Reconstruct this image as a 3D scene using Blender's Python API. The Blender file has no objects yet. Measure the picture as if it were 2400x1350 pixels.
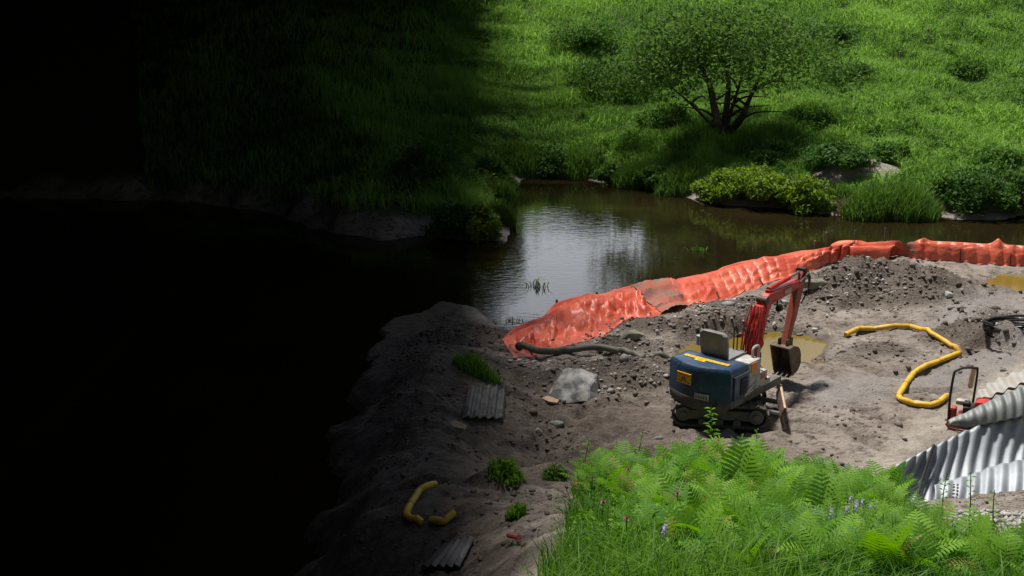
import bpy, bmesh, math, random
import numpy as np
from mathutils import Vector, Matrix
random.seed(7); RNG = np.random.default_rng(11)
R = math.radians
scene = bpy.context.scene
COL = scene.collection

# ------------------------------------------------------------------ camera, sky, sun, exposure
CAM = np.array([0.0, 0.0, 7.0]); PITCH = R(16.0); FPX = 2900.0
cd = bpy.data.cameras.new('camera'); cam = bpy.data.objects.new('camera', cd); COL.objects.link(cam)
cam.location = CAM; cam.rotation_euler = (R(90) - PITCH, 0, 0)
cd.sensor_width = 36.0; cd.lens = 36.0 * FPX / 2400.0; cd.clip_end = 3000.0; cd.clip_start = 0.1
scene.camera = cam
TO_SUN = Vector((-0.20, 0.26, 1.0)).normalized()
w = bpy.data.worlds.new('World'); scene.world = w; w.use_nodes = True
nt = w.node_tree; bg = nt.nodes['Background']
sky = nt.nodes.new('ShaderNodeTexSky'); sky.sky_type = 'NISHITA'; sky.sun_disc = False
sky.sun_elevation = math.asin(TO_SUN.z); sky.sun_rotation = math.atan2(TO_SUN.x, TO_SUN.y)
sky.dust_density = 3.0; sky.air_density = 1.0
# added bright cloud bank low over the crest, there to light the pond reflection
wtc = nt.nodes.new('ShaderNodeTexCoord'); sx = nt.nodes.new('ShaderNodeSeparateXYZ'); nt.links.new(wtc.outputs['Generated'], sx.inputs[0])
wn = nt.nodes.new('ShaderNodeTexNoise'); wn.inputs['Scale'].default_value = 5.0; wn.inputs['Detail'].default_value = 5.0; nt.links.new(wtc.outputs['Generated'], wn.inputs['Vector'])
def mapr(src, a, b_, c, d):
    m = nt.nodes.new('ShaderNodeMapRange'); m.interpolation_type = 'SMOOTHSTEP'; nt.links.new(src, m.inputs[0])
    for i_, v_ in enumerate((a, b_, c, d)): m.inputs[i_ + 1].default_value = v_
    return m.outputs[0]
def mul(a, b_):
    m = nt.nodes.new('ShaderNodeMath'); m.operation = 'MULTIPLY'; nt.links.new(a, m.inputs[0]); nt.links.new(b_, m.inputs[1]); return m.outputs[0]
cl = mul(mul(mapr(sx.outputs[2], 0.30, 0.48, 1, 0), mapr(sx.outputs[1], 0.72, 0.93, 0, 1)), mapr(wn.outputs['Fac'], 0.30, 0.50, 0.45, 1))
wm = nt.nodes.new('ShaderNodeMix'); wm.data_type = 'RGBA'; nt.links.new(cl, wm.inputs[0]); nt.links.new(sky.outputs[0], wm.inputs[6]); wm.inputs[7].default_value = (30.0, 31.5, 34.5, 1)
nt.links.new(wm.outputs[2], bg.inputs[0]); bg.inputs[1].default_value = 0.046
sd = bpy.data.lights.new('sun', 'SUN'); sun = bpy.data.objects.new('sun', sd); COL.objects.link(sun)
sd.energy = 5.0; sd.angle = R(6.0); sd.color = (1.0, 0.955, 0.89)
sun.rotation_euler = (-TO_SUN).to_track_quat('-Z', 'Y').to_euler()
scene.view_settings.view_transform = 'Standard'; scene.view_settings.look = 'None'
scene.view_settings.exposure = 0.14; scene.view_settings.gamma = 1.0
scene.render.engine = 'CYCLES'
scene.cycles.max_bounces = 5; scene.cycles.diffuse_bounces = 3; scene.cycles.transparent_max_bounces = 4
scene.cycles.glossy_bounces = 3; scene.cycles.transmission_bounces = 3

# ------------------------------------------------------------------ materials
def mat(name, c1, c2=None, scale=5.0, rough=0.8, metal=0.0, bump=0.0, bscale=None, detail=5.0, spec=0.4, mid=(0.35, 0.65), coat=0.0):
    m = bpy.data.materials.new(name); m.use_nodes = True; t = m.node_tree; b = t.nodes['Principled BSDF']
    b.inputs['Roughness'].default_value = rough; b.inputs['Metallic'].default_value = metal
    b.inputs['Specular IOR Level'].default_value = spec; b.inputs['Coat Weight'].default_value = coat
    tc = t.nodes.new('ShaderNodeTexCoord')
    if c2 is None: b.inputs['Base Color'].default_value = (*c1, 1)
    else:
        n = t.nodes.new('ShaderNodeTexNoise'); n.inputs['Scale'].default_value = scale; n.inputs['Detail'].default_value = detail
        n.inputs['Roughness'].default_value = 0.62
        t.links.new(tc.outputs['Object'], n.inputs['Vector'])
        r = t.nodes.new('ShaderNodeValToRGB'); r.color_ramp.elements[0].position = mid[0]; r.color_ramp.elements[1].position = mid[1]
        r.color_ramp.elements[0].color = (*c1, 1); r.color_ramp.elements[1].color = (*c2, 1)
        t.links.new(n.outputs['Fac'], r.inputs[0]); t.links.new(r.outputs[0], b.inputs['Base Color'])
    if bump:
        n2 = t.nodes.new('ShaderNodeTexNoise'); n2.inputs['Scale'].default_value = bscale or scale * 3; n2.inputs['Detail'].default_value = 6
        t.links.new(tc.outputs['Object'], n2.inputs['Vector'])
        bp = t.nodes.new('ShaderNodeBump'); bp.inputs['Strength'].default_value = bump; bp.inputs['Distance'].default_value = 0.03
        t.links.new(n2.outputs['Fac'], bp.inputs['Height']); t.links.new(bp.outputs[0], b.inputs['Normal'])
    return m

def leafmat(name, c1, c2, trans=0.35, rough=0.55, tip=None):
    """leaf material: colour from the per-leaf 'rnd' attribute, part of the light passes through"""
    m = bpy.data.materials.new(name); m.use_nodes = True; t = m.node_tree; b = t.nodes['Principled BSDF']
    a = t.nodes.new('ShaderNodeAttribute'); a.attribute_name = 'rnd'
    r = t.nodes.new('ShaderNodeValToRGB'); r.color_ramp.elements[0].color = (*c1, 1); r.color_ramp.elements[1].color = (*c2, 1)
    if tip: e_ = r.color_ramp.elements; e_[1].position = 0.88; z_ = e_.new(0.97); z_.color = (*tip, 1)
    t.links.new(a.outputs['Fac'], r.inputs[0]); t.links.new(r.outputs[0], b.inputs['Base Color'])
    b.inputs['Roughness'].default_value = rough; b.inputs['Specular IOR Level'].default_value = 0.3
    tr = t.nodes.new('ShaderNodeBsdfTranslucent'); mx = t.nodes.new('ShaderNodeMixShader'); mx.inputs[0].default_value = trans
    hs = t.nodes.new('ShaderNodeHueSaturation'); hs.inputs['Value'].default_value = 1.3; hs.inputs['Saturation'].default_value = 1.1
    t.links.new(r.outputs[0], hs.inputs['Color']); t.links.new(hs.outputs[0], tr.inputs[0])
    t.links.new(b.outputs[0], mx.inputs[1]); t.links.new(tr.outputs[0], mx.inputs[2])
    t.links.new(mx.outputs[0], t.nodes['Material Output'].inputs[0]); return m

M = {}
M['blue'] = mat('blue_paint', (0.018, 0.045, 0.095), (0.03, 0.07, 0.14), 6, 0.42, bump=0.05, bscale=30, coat=0.2)
def dirty(m, col, lo, hi, scale):
    t = m.node_tree; b = t.nodes['Principled BSDF']; src = b.inputs['Base Color'].links[0].from_socket; tc = t.nodes.new('ShaderNodeTexCoord'); n = t.nodes.new('ShaderNodeTexNoise'); n.inputs['Scale'].default_value = scale; n.inputs['Detail'].default_value = 7; n.inputs['Roughness'].default_value = .7
    t.links.new(tc.outputs['Object'], n.inputs['Vector']); r = t.nodes.new('ShaderNodeMapRange'); t.links.new(n.outputs['Fac'], r.inputs[0]); r.inputs[1].default_value = lo; r.inputs[2].default_value = hi; r.inputs[4].default_value = .8
    x = t.nodes.new('ShaderNodeMix'); x.data_type = 'RGBA'; t.links.new(r.outputs[0], x.inputs[0]); t.links.new(src, x.inputs[6]); x.inputs[7].default_value = (*col, 1); t.links.new(x.outputs[2], b.inputs['Base Color'])
dirty(M['blue'], (0.13, 0.115, 0.10), .54, .72, 5)
M['bluedirt'] = mat('dirty_blue_grey', (0.10, 0.085, 0.07), (0.055, 0.062, 0.072), 7, 0.7, bump=0.1)
M['grey'] = mat('grey_paint', (0.17, 0.175, 0.17), (0.24, 0.24, 0.23), 9, 0.6, bump=0.04)
M['greyd'] = mat('muddy_grey_paint', (0.11, 0.10, 0.085), (0.17, 0.165, 0.155), 8, 0.75, bump=0.1)
M['white'] = mat('dirty_white_paint', (0.34, 0.33, 0.30), (0.52, 0.52, 0.50), 9, 0.6)
M['red'] = mat('red_paint', (0.42, 0.025, 0.02), (0.55, 0.05, 0.035), 7, 0.45, coat=0.15)
M['redcloth'] = mat('red_wrap', (0.30, 0.015, 0.018), (0.55, 0.04, 0.035), 14, 0.7, bump=0.5, bscale=40)
M['redmud'] = mat('muddy_red_paint', (0.26, 0.13, 0.085), (0.40, 0.06, 0.04), 7, 0.65)
dirty(M['white'], (0.16, 0.13, 0.10), .52, .68, 7); dirty(M['red'], (0.24, 0.14, 0.10), .55, .72, 8); dirty(M['grey'], (0.13, 0.115, 0.10), .55, .75, 5)
M['black'] = mat('black_rubber', (0.02, 0.02, 0.02), (0.035, 0.033, 0.03), 12, 0.65)
M['track'] = mat('muddy_track', (0.035, 0.032, 0.028), (0.12, 0.105, 0.085), 10, 0.85, bump=0.2)
M['steelworn'] = mat('worn_brown_steel', (0.09, 0.06, 0.045), (0.17, 0.13, 0.10), 9, 0.6, 0.3, bump=0.1)
M['yellow'] = mat('yellow_sticker', (0.75, 0.48, 0.02), (0.85, 0.58, 0.04), 20, 0.5)
M['orange'] = mat('orange_sticker', (0.75, 0.22, 0.02), (0.8, 0.28, 0.03), 20, 0.5)
M['chrome'] = mat('steel_rod', (0.5, 0.5, 0.5), None, rough=0.25, metal=0.9)
M['dam'] = mat('orange_red_sheeting', (0.52, 0.068, 0.036), (0.70, 0.165, 0.09), 1.3, 0.42, bump=0.8, bscale=5)
dirty(M['dam'], (0.30, 0.12, 0.08), .56, .74, 4)
M['damback'] = mat('orange_sheeting_back', (0.55, 0.10, 0.02), (0.65, 0.14, 0.03), 3, 0.5, bump=0.2)
M['mudwrap'] = mat('mud_stained_sheeting', (0.46, 0.075, 0.04), (0.22, 0.15, 0.11), 5, 0.7, bump=0.5)
M['boom'] = mat('yellow_boom', (0.62, 0.36, 0.03), (0.78, 0.50, 0.05), 4, 0.5, bump=0.25, bscale=14)
dirty(M['boom'], (0.30, 0.20, 0.08), .52, .70, 5)
M['hose'] = mat('grey_green_hose', (0.085, 0.085, 0.065), (0.13, 0.125, 0.10), 5, 0.6)
M['steel'] = mat('galvanised_steel', (0.25, 0.275, 0.30), (0.40, 0.43, 0.46), 2.0, 0.6, 0.35, bump=0.05)
M['steeldullshade'] = mat('dull_shaded_steel', (0.16, 0.175, 0.17), (0.25, 0.265, 0.26), 4, 0.6, 0.3)  # darker copy of the steel; the upper plate's shade is put into the colour
M['steelshade'] = mat('shade_dark_steel', (0.07, 0.065, 0.06), (0.16, 0.16, 0.16), 5, 0.6, 0.2)  # steel darkened in its colour to stand in for shade
M['steeldust'] = mat('sand_dusted_steel', (0.36, 0.33, 0.28), (0.42, 0.43, 0.42), 3, 0.7, 0.25)
M['rock'] = mat('grey_rock', (0.17, 0.165, 0.15), (0.34, 0.33, 0.30), 6, 0.9, bump=0.6, bscale=12)
M['rockpale'] = mat('pale_rock', (0.36, 0.36, 0.34), (0.56, 0.55, 0.52), 4, 0.9, bump=0.5, bscale=10)
M['slab'] = mat('grey_slab_rock', (0.13, 0.13, 0.125), (0.46, 0.45, 0.43), 3.2, 0.9, bump=0.8, bscale=9, mid=(0.40, 0.56))
M['rockgreen'] = mat('grey_green_rock', (0.15, 0.15, 0.11), (0.30, 0.29, 0.22), 5, 0.9, bump=0.5, bscale=12)
M['clod'] = mat('dark_mud_clod', (0.05, 0.037, 0.028), (0.12, 0.092, 0.072), 7, 0.9, bump=0.4)
M['wood'] = mat('pale_wood', (0.42, 0.28, 0.17), (0.55, 0.40, 0.27), 9, 0.8)
M['woodgrey'] = mat('weathered_wood', (0.16, 0.13, 0.10), (0.26, 0.22, 0.17), 9, 0.85)
M['bark'] = mat('dark_bark', (0.022, 0.018, 0.013), (0.05, 0.042, 0.032), 9, 0.9, bump=0.5)
M['concrete'] = mat('shade_deck_concrete', (0.05, 0.05, 0.048), (0.08, 0.08, 0.075), 2, 0.9, bump=0.1)
M['pipewrap'] = mat('black_pipe', (0.012, 0.012, 0.013), (0.03, 0.03, 0.03), 4, 0.35)
M['pink'] = mat('pink_red_pole', (0.35, 0.06, 0.07), (0.45, 0.12, 0.12), 9, 0.6)
M['clover'] = mat('clover_pink', (0.42, 0.10, 0.20), (0.55, 0.20, 0.32), 60, 0.7)
M['vetch'] = mat('vetch_purple', (0.22, 0.14, 0.42), (0.34, 0.24, 0.55), 60, 0.7)
M['grass'] = leafmat('hill_grass', (0.098, 0.215, 0.042), (0.31, 0.50, 0.11), 0.5)
M['grassfore'] = leafmat('bank_grass', (0.052, 0.16, 0.016), (0.20, 0.36, 0.05), 0.45)
M['reed'] = leafmat('reed_green', (0.055, 0.135, 0.026), (0.16, 0.27, 0.055), 0.45)
M['fern'] = leafmat('fern_green', (0.036, 0.148, 0.010), (0.215, 0.42, 0.033), 0.45, 0.6, (0.30, 0.24, 0.07))
M['shrub'] = leafmat('shrub_green', (0.055, 0.14, 0.024), (0.15, 0.27, 0.048), 0.42, 0.65)
M['shruby'] = leafmat('yellow_green_shrub', (0.10, 0.19, 0.022), (0.27, 0.36, 0.045), 0.45)
M['shrubd'] = leafmat('dark_shrub', (0.036, 0.10, 0.02), (0.10, 0.20, 0.038), 0.4, 0.65)
M['treeleaf'] = leafmat('tree_leaf', (0.060, 0.135, 0.030), (0.165, 0.27, 0.06), 0.5, 0.8)
M['drygrass'] = leafmat('dry_grass', (0.20, 0.15, 0.08), (0.34, 0.26, 0.15), 0.3)

# ------------------------------------------------------------------ pixel <-> place helpers (reference size 2400 x 1350)
cp_, sp_ = math.cos(PITCH), math.sin(PITCH)
def ray(px, py):
    u = (px - 1200.0) / FPX; v = (675.0 - py) / FPX
    return np.array([u, cp_ + v * sp_, -sp_ + v * cp_])
def at(px, py, z=0.0):
    d = ray(px, py); t = (z - CAM[2]) / d[2]; return CAM + t * d
def at_y(px, py, Y):
    d = ray(px, py); return CAM + d * (Y / d[1])

# ------------------------------------------------------------------ terrain height
_lat = np.random.default_rng(5).random((256, 256))
def vnoise(x, y):
    x = np.asarray(x, float); y = np.asarray(y, float)
    xi = np.floor(x).astype(int); yi = np.floor(y).astype(int); fx = x - xi; fy = y - yi
    fx = fx * fx * (3 - 2 * fx); fy = fy * fy * (3 - 2 * fy)
    g = lambda a, b: _lat[a & 255, b & 255]
    return (g(xi, yi) * (1 - fx) + g(xi + 1, yi) * fx) * (1 - fy) + (g(xi, yi + 1) * (1 - fx) + g(xi + 1, yi + 1) * fx) * fy
def fbm(x, y, f=1.0, o=4, gain=0.5):
    s = 0; a = 1; tot = 0
    for k in range(o):
        s = s + a * vnoise(np.asarray(x) * f + 17.3 * k, np.asarray(y) * f + 9.1 * k); tot += a; a *= gain; f *= 2.03
    return s / tot - 0.5
def sstep(a, b, x):
    t = np.clip((x - a) / (b - a), 0, 1); return t * t * (3 - 2 * t)
def polydist(P, x, y):
    """signed distance to polygon (negative inside)"""
    x = np.asarray(x, float); y = np.asarray(y, float)
    d = np.full(x.shape, 1e9); ins = np.zeros(x.shape, bool); n = len(P)
    for i in range(n):
        ax, ay = P[i]; bx_, by_ = P[(i + 1) % n]; ex, ey = bx_ - ax, by_ - ay
        t = np.clip(((x - ax) * ex + (y - ay) * ey) / (ex * ex + ey * ey + 1e-12), 0, 1)
        d = np.minimum(d, (x - ax - t * ex) ** 2 + (y - ay - t * ey) ** 2)
        if by_ != ay:
            c = ((ay > y) != (by_ > y)) & (x < ex * (y - ay) / (by_ - ay) + ax); ins ^= c
    d = np.sqrt(d); return np.where(ins, -d, d)
WZ = -0.12
POOLPX = [(-1200, 1900), (560, 1900), (690, 1420), (745, 1220), (785, 1060), (820, 940), (870, 830), (950, 752), (1035, 712), (1110, 724), (1165, 770), (1215, 782), (1290, 752), (1400, 715), (1560, 672), (1750, 625), (1900, 598), (2100, 586), (2400, 598), (2640, 608),
          (2640, 492), (2480, 498), (2400, 503), (2340, 516), (2250, 514), (2190, 506), (2140, 514), (2060, 516), (2000, 508), (1930, 501), (1830, 488), (1700, 481), (1630, 470), (1585, 456), (1480, 437), (1390, 424), (1300, 413), (1225, 420),
          (1195, 460), (1200, 520), (1186, 566), (1100, 562), (1010, 552), (900, 560), (790, 545), (640, 500), (400, 470), (-1200, 450)]  # left inlet is added: its water mirrors the overhead slab and reads black
POOL = [tuple(at(a, b, WZ)[:2]) for a, b in POOLPX]
def poly_px(L, z=0.0): return [tuple(at(a, b, z)[:2]) for a, b in L]
PUD = poly_px([(1585, 815), (1640, 795), (1720, 785), (1800, 778), (1870, 780), (1925, 800), (1915, 830), (1870, 850), (1790, 868), (1700, 868), (1610, 850)])
PUD2 = poly_px([(2280, 660), (2350, 640), (2470, 640), (2470, 690), (2330, 680)])
PUD3 = poly_px([(1860, 1045), (1900, 1040), (1895, 1075), (1868, 1082)])
SAND = poly_px([(2220, 975), (2120, 1010), (1990, 1120), (2060, 1160), (2120, 1060), (2300, 1000), (2420, 930), (2420, 860), (2330, 880)])
PIT = [tuple(at(a, b, z)[:2]) for a, b, z in [(1985, 1135, .1), (2055, 1108, .1), (2130, 1072, .15), (2208, 1034, .2), (2290, 998, .25), (2400, 974, .3), (2520, 948, .35), (2620, 1000, .3), (2600, 1050, .5), (2400, 1085, .5), (2277, 1120, .45), (2196, 1145, .4), (2190, 1260, .0), (2060, 1290, -.1), (1975, 1220, 0)]]
WETS = [poly_px(p) for p in ([(2120, 790), (2300, 700), (2420, 690), (2420, 730), (2250, 770), (2180, 800)], [(2240, 860), (2420, 790), (2420, 850), (2240, 905), (2130, 905)],
        [(1900, 890), (2090, 880), (2100, 950), (1930, 950)])]
MOUNDS = [(2080, 672, 2.5, 0.85, 0.56), (1985, 690, 1.3, 0.8, 0.32), (2160, 700, 0.9, 0.6, 0.30), (1400, 875, 1.5, 0.8, 0.22), (1500, 885, 0.9, 0.6, 0.18), (1640, 765, 1.9, 0.45, 0.26), (1745, 715, 1.3, 0.4, 0.2), (1560, 850, 0.8, 0.35, 0.15), (1470, 800, 0.8, 0.4, 0.16), (1720, 740, 1.2, 0.5, 0.2),
          (2265, 790, 1.0, 0.55, 0.30), (2370, 800, 0.7, 0.45, 0.22), (2290, 735, 0.9, 0.6, 0.2), (2060, 815, 0.7, 0.5, 0.08), (1140, 775, 0.7, 0.4, 0.25), (1030, 790, 0.9, 0.6, 0.22), (1290, 1120, 0.55, 0.35, 0.22), (1180, 1240, 0.5, 0.35, 0.2)]
MW = [(*at(a, b, 0.1)[:2], rx, ry, h) for a, b, rx, ry, h in MOUNDS]
DM = (9.45, 33.35)
RUTS = [poly_px(p) for p in ([(1640, 985), (1540, 960), (1440, 975), (1330, 1040)], [(1760, 985), (1880, 960), (2010, 985), (2120, 1040)], [(1960, 860), (2060, 905), (2200, 900), (2330, 840)])]
def linedist(P, x, y):
    P = [tuple(p[:2]) for p in P]; d = np.full(np.asarray(x).shape, 1e9)
    for (ax, ay), (bx_, by_) in zip(P, P[1:]):
        ex, ey = bx_ - ax, by_ - ay; t = np.clip(((x - ax) * ex + (y - ay) * ey) / (ex * ex + ey * ey), 0, 1); d = np.minimum(d, (x - ax - t * ex) ** 2 + (y - ay - t * ey) ** 2)
    return np.sqrt(d)
def height(x, y, fine=True):
    x = np.asarray(x, float); y = np.asarray(y, float)
    d = polydist(POOL, x, y) + 0.8 * fbm(x, y, 1.3, 4) * sstep(-0.8, -2.0, x + 0.0)
    # bank on the far side and the hill behind it
    yl = 25.0 - 0.06 * x
    far = sstep(0, 3.0, y - 28.0 + np.clip(-(x + 2) * 0.2, -2, 1.2))
    hill_d = np.maximum(d - 1.0, 0)
    rise = 0.27 * hill_d * (1 - 0.5 * sstep(18, 40, hill_d))
    rise = np.minimum(rise, 7.6 + 0.02 * hill_d)
    hb = WZ + 0.10 * sstep(0, 0.3, d) + 0.50 * sstep(0.2, 1.0, d + 0.8 * fbm(x, y, 0.7, 2)) + rise + 0.35 * fbm(x, y, 0.25, 3) * sstep(0.5, 3, d)
    # bare working ground on the near side
    q = np.sqrt(((x - DM[0]) / 1.55) ** 2 + ((y - DM[1]) / 0.8) ** 2); hb = hb + 0.34 * (1 - sstep(0.1, 1.0, q + 0.3 * fbm(x, y, 1.4, 2)))
    near = 0.02 + 0.16 * fbm(x, y, 0.5, 3) * sstep(0.2, 1.5, d)
    if fine: near = near + 0.13 * fbm(x, y * 1.4, 2.2, 5, 0.62) - 0.10 * np.maximum(0.12 - np.abs(fbm(x * .8, y * 1.5, 1.1, 3)), 0) / 0.12 * sstep(.4, .6, vnoise(x * .5 + 3, y * .7)) + 0.05 * np.abs(fbm(x, y, 7, 2)) * 2
    for P in RUTS:
        q = linedist(P, x, y); k = np.exp(-((np.abs(q) - .40) / .10) ** 2); near = near - 0.075 * k * (0.6 + 0.8 * vnoise(x * 2, y * 2)) + 0.035 * np.exp(-((np.abs(q) - .58) / .06) ** 2)
    for cx, cy, rx, ry, h in MW:
        q = np.sqrt(((x - cx) / rx) ** 2 + ((y - cy) / ry) ** 2)
        near = near + h * (1 - sstep(0.05, 1.15, q + 0.5 * fbm(x, y, 1.6, 3))) * (1 + (0.5 * fbm(x, y, 5, 3) if fine else 0))
    near = np.where(d < 1.2, near * sstep(-0.1, 1.2, d) + (WZ + 0.06) * (1 - sstep(-0.1, 1.2, d)), near)
    near = near + 0.60 * np.sin(np.clip(d / 1.6, 0, 1) * math.pi / 2) * (1 - sstep(-1.3, 0.6, x)) * (1 - sstep(18.5, 21.0, y)) * sstep(10.8, 12.5, y)  # added berm at left, sloped away from the sky light to stay dark
    for P, z in ((PUD, -0.15), (PUD2, -0.12)):
        q = polydist(P, x, y) + 0.6 * fbm(x, y, 1.7, 4); k = sstep(-0.15, 0.3, q); near = near * k + z * (1 - k)
    q = polydist(PIT, x, y); near = near - 1.15 * (1 - sstep(-0.16, 0.0, q))
    # bank rising to the camera
    yb = 14.9 + 0.25 * np.clip(x, -4, 5) * 0.4 + 1.3 * fbm(x, 0 * y, 0.3, 2)
    bank = 0.36 * np.maximum(yb - y, 0) * (0.1 + 0.9 * sstep(-0.1, 0.5, polydist(PIT, x, y)))
    bank = np.minimum(bank, 4.6) * (0.15 + 0.85 * sstep(0.0, 3.0, d))
    near = near + bank * (1 + 0.12 * fbm(x, y, 0.8, 3))
    z = np.where(y > 0, near * (1 - far) + hb * far, near)
    z = np.where(d < 0, WZ - 0.02 - 0.5 * sstep(0, 1.6, -d), z)
    # added slopes out of view on both sides that block low sky light
    z = z + 0.55 * np.maximum(-x - 22 - 0.05 * y, 0) * sstep(0, 12, -x - 22) + np.minimum(0.85 * np.maximum(x - 24 - 0.12 * np.maximum(y, 0), 0), 19)
    return np.minimum(z, 30 + 0.0 * x)
def hz(x, y): return float(height(np.array([x]), np.array([y]))[0])
def hit(px, py):
    """where the sight line through a pixel meets the ground"""
    d = ray(px, py); t = np.linspace(7, 90, 1700); X = CAM[0] + t * d[0]; Y = CAM[1] + t * d[1]; Z = CAM[2] + t * d[2]
    b = np.nonzero(Z <= height(X, Y))[0]; i = b[0] if len(b) else len(t) - 1
    return Vector((X[i], Y[i], height(X[i:i + 1], Y[i:i + 1])[0]))
def hits(pxs, pys):
    return [hit(a, b) for a, b in zip(pxs, pys)]

# ------------------------------------------------------------------ mesh helpers
def fast_mesh(name, V, F, material, rnd=None, smooth=False, attrs=None):
    me = bpy.data.meshes.new(name); V = np.ascontiguousarray(V, np.float32); F = np.ascontiguousarray(F, np.int32); k = F.shape[1]
    me.vertices.add(len(V)); me.vertices.foreach_set('co', V.ravel())
    me.loops.add(F.size); me.loops.foreach_set('vertex_index', F.ravel())
    me.polygons.add(len(F)); me.polygons.foreach_set('loop_start', np.arange(0, F.size, k, dtype=np.int32))
    try: me.polygons.foreach_set('loop_total', np.full(len(F), k, np.int32))
    except Exception: pass
    if smooth: me.polygons.foreach_set('use_smooth', np.ones(len(F), bool))
    me.update(calc_edges=True)
    ad = dict(attrs or {})
    if rnd is not None: ad['rnd'] = rnd
    for an, av in ad.items():
        a = me.attributes.new(an, 'FLOAT', 'POINT'); a.data.foreach_set('value', np.ascontiguousarray(av, np.float32))
    me.materials.append(material); return me
def link(name, me, parent=None, loc=None):
    o = bpy.data.objects.new(name, me); COL.objects.link(o)
    if parent is not None: o.parent = parent
    if loc is not None: o.location = loc
    return o
def tag(o, label=None, cat=None, group=None, kind=None):
    if label: o['label'] = label
    if cat: o['category'] = cat
    if group: o['group'] = group
    if kind: o['kind'] = kind
    return o
def empty(name, loc, rz=0.0):
    o = bpy.data.objects.new(name, None); COL.objects.link(o); o.location = loc; o.rotation_euler = (0, 0, rz); o.empty_display_size = 0.2; return o
def copy_tree(o, parent=None):
    c = o.copy(); COL.objects.link(c)
    if parent is not None: c.parent = parent
    for ch in list(o.children): copy_tree(ch, c)
    return c
class MB:
    def __init__(s): s.v = []; s.f = []
    def add(s, v, f):
        n = len(s.v); s.v += [tuple(p) for p in v]; s.f += [tuple(i + n for i in q) for q in f]; return s
    def box(s, c, size, rot=None, b=0.0):
        bm = bmesh.new(); bmesh.ops.create_cube(bm, size=1.0)
        for v in bm.verts: v.co = Vector((v.co.x * size[0], v.co.y * size[1], v.co.z * size[2]))
        if b: bmesh.ops.bevel(bm, geom=list(bm.edges), offset=b, segments=2, affect='EDGES', profile=0.6)
        bm.verts.index_update(); T = (rot or Matrix.Identity(3)).to_3x3()
        s.add([T @ v.co + Vector(c) for v in bm.verts], [[v.index for v in f.verts] for f in bm.faces]); bm.free(); return s
    def tube(s, path, r, n=8, caps=True):
        P = [Vector(p) for p in path]; rr = r if isinstance(r, (list, tuple, np.ndarray)) else [r] * len(P)
        t0 = (P[1] - P[0]).normalized(); up = Vector((0, 0, 1)) if abs(t0.z) < 0.9 else Vector((1, 0, 0)); a = t0.cross(up).normalized(); V = []; F = []
        for i, p in enumerate(P):
            t = (P[min(i + 1, len(P) - 1)] - P[max(i - 1, 0)]).normalized(); a = (a - t * a.dot(t)).normalized(); b_ = t.cross(a)
            for k in range(n):
                th = 2 * math.pi * k / n; V.append(p + (a * math.cos(th) + b_ * math.sin(th)) * rr[i])
        for i in range(len(P) - 1):
            for k in range(n):
                k2 = (k + 1) % n; F.append((i * n + k, i * n + k2, (i + 1) * n + k2, (i + 1) * n + k))
        if caps: F.append(tuple(range(n))[::-1]); F.append(tuple(range((len(P) - 1) * n, len(P) * n)))
        return s.add(V, F)
    def loft(s, loops, caps=True):
        n = len(loops[0]); V = [p for l in loops for p in l]; F = []
        for i in range(len(loops) - 1):
            for k in range(n):
                k2 = (k + 1) % n; F.append((i * n + k, i * n + k2, (i + 1) * n + k2, (i + 1) * n + k))
        if caps: F.append(tuple(range(n))[::-1]); F.append(tuple(range((len(loops) - 1) * n, len(loops) * n)))
        return s.add(V, F)
    def grid(s, G):
        n = len(G); m = len(G[0]); return s.add([p for r in G for p in r], [(i * m + j, i * m + j + 1, (i + 1) * m + j + 1, (i + 1) * m + j) for i in range(n - 1) for j in range(m - 1)])
    def xf(s, T): s.v = [tuple(T @ Vector(p)) for p in s.v]; return s
    def build(s, name, material, parent=None, smooth=False, loc=None):
        me = bpy.data.meshes.new(name); me.from_pydata(s.v, [], s.f); me.update()
        bm = bmesh.new(); bm.from_mesh(me); bmesh.ops.recalc_face_normals(bm, faces=bm.faces); bm.to_mesh(me); bm.free()
        me.materials.append(material)
        if smooth:
            for p in me.polygons: p.use_smooth = True
            try: me.set_sharp_from_angle(angle=R(40))
            except Exception: pass
        return link(name, me, parent, loc)
def catmull(P, n=8):
    P = [Vector(p) for p in P]; Q = [2 * P[0] - P[1]] + P + [2 * P[-1] - P[-2]]; out = []
    for i in range(1, len(Q) - 2):
        for k in range(n):
            t = k / n; a, b, c, d = Q[i - 1], Q[i], Q[i + 1], Q[i + 2]
            out.append(0.5 * ((2 * b) + (c - a) * t + (2 * a - 5 * b + 4 * c - d) * t * t + (3 * b - a - 3 * c + d) * t ** 3))
    out.append(P[-1]); return out

# ------------------------------------------------------------------ the ground
def spaced(lo, hi, step, out_lo, out_hi):
    c = np.arange(lo, hi + step * 0.5, step); L = [lo]; s = step
    while L[-1] > out_lo: s *= 1.13; L.append(L[-1] - s)
    H = [c[-1]]; s = step
    while H[-1] < out_hi: s *= 1.13; H.append(H[-1] + s)
    return np.concatenate([np.array(L[1:])[::-1], c, np.array(H[1:])])
xs = spaced(-9, 13, 0.065, -500, 500); ys = np.concatenate([spaced(8.5, 29, 0.065, -300, 29.0), np.arange(29.2, 58, 0.22)])
ys = np.concatenate([ys[ys <= 29.05], np.arange(29.2, 58, 0.22), 58 + np.cumsum(0.25 * 1.13 ** np.arange(48))])
GX, GY = np.meshgrid(xs, ys); gx, gy = GX.ravel(), GY.ravel()
gz = height(gx, gy)
nx, ny = len(xs), len(ys); ii = np.arange((ny - 1) * (nx - 1)); r_ = ii // (nx - 1); c_ = ii % (nx - 1); a0 = r_ * nx + c_
F = np.stack([a0, a0 + 1, a0 + nx + 1, a0 + nx], 1)
dpool = polydist(POOL, gx, gy)
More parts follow.
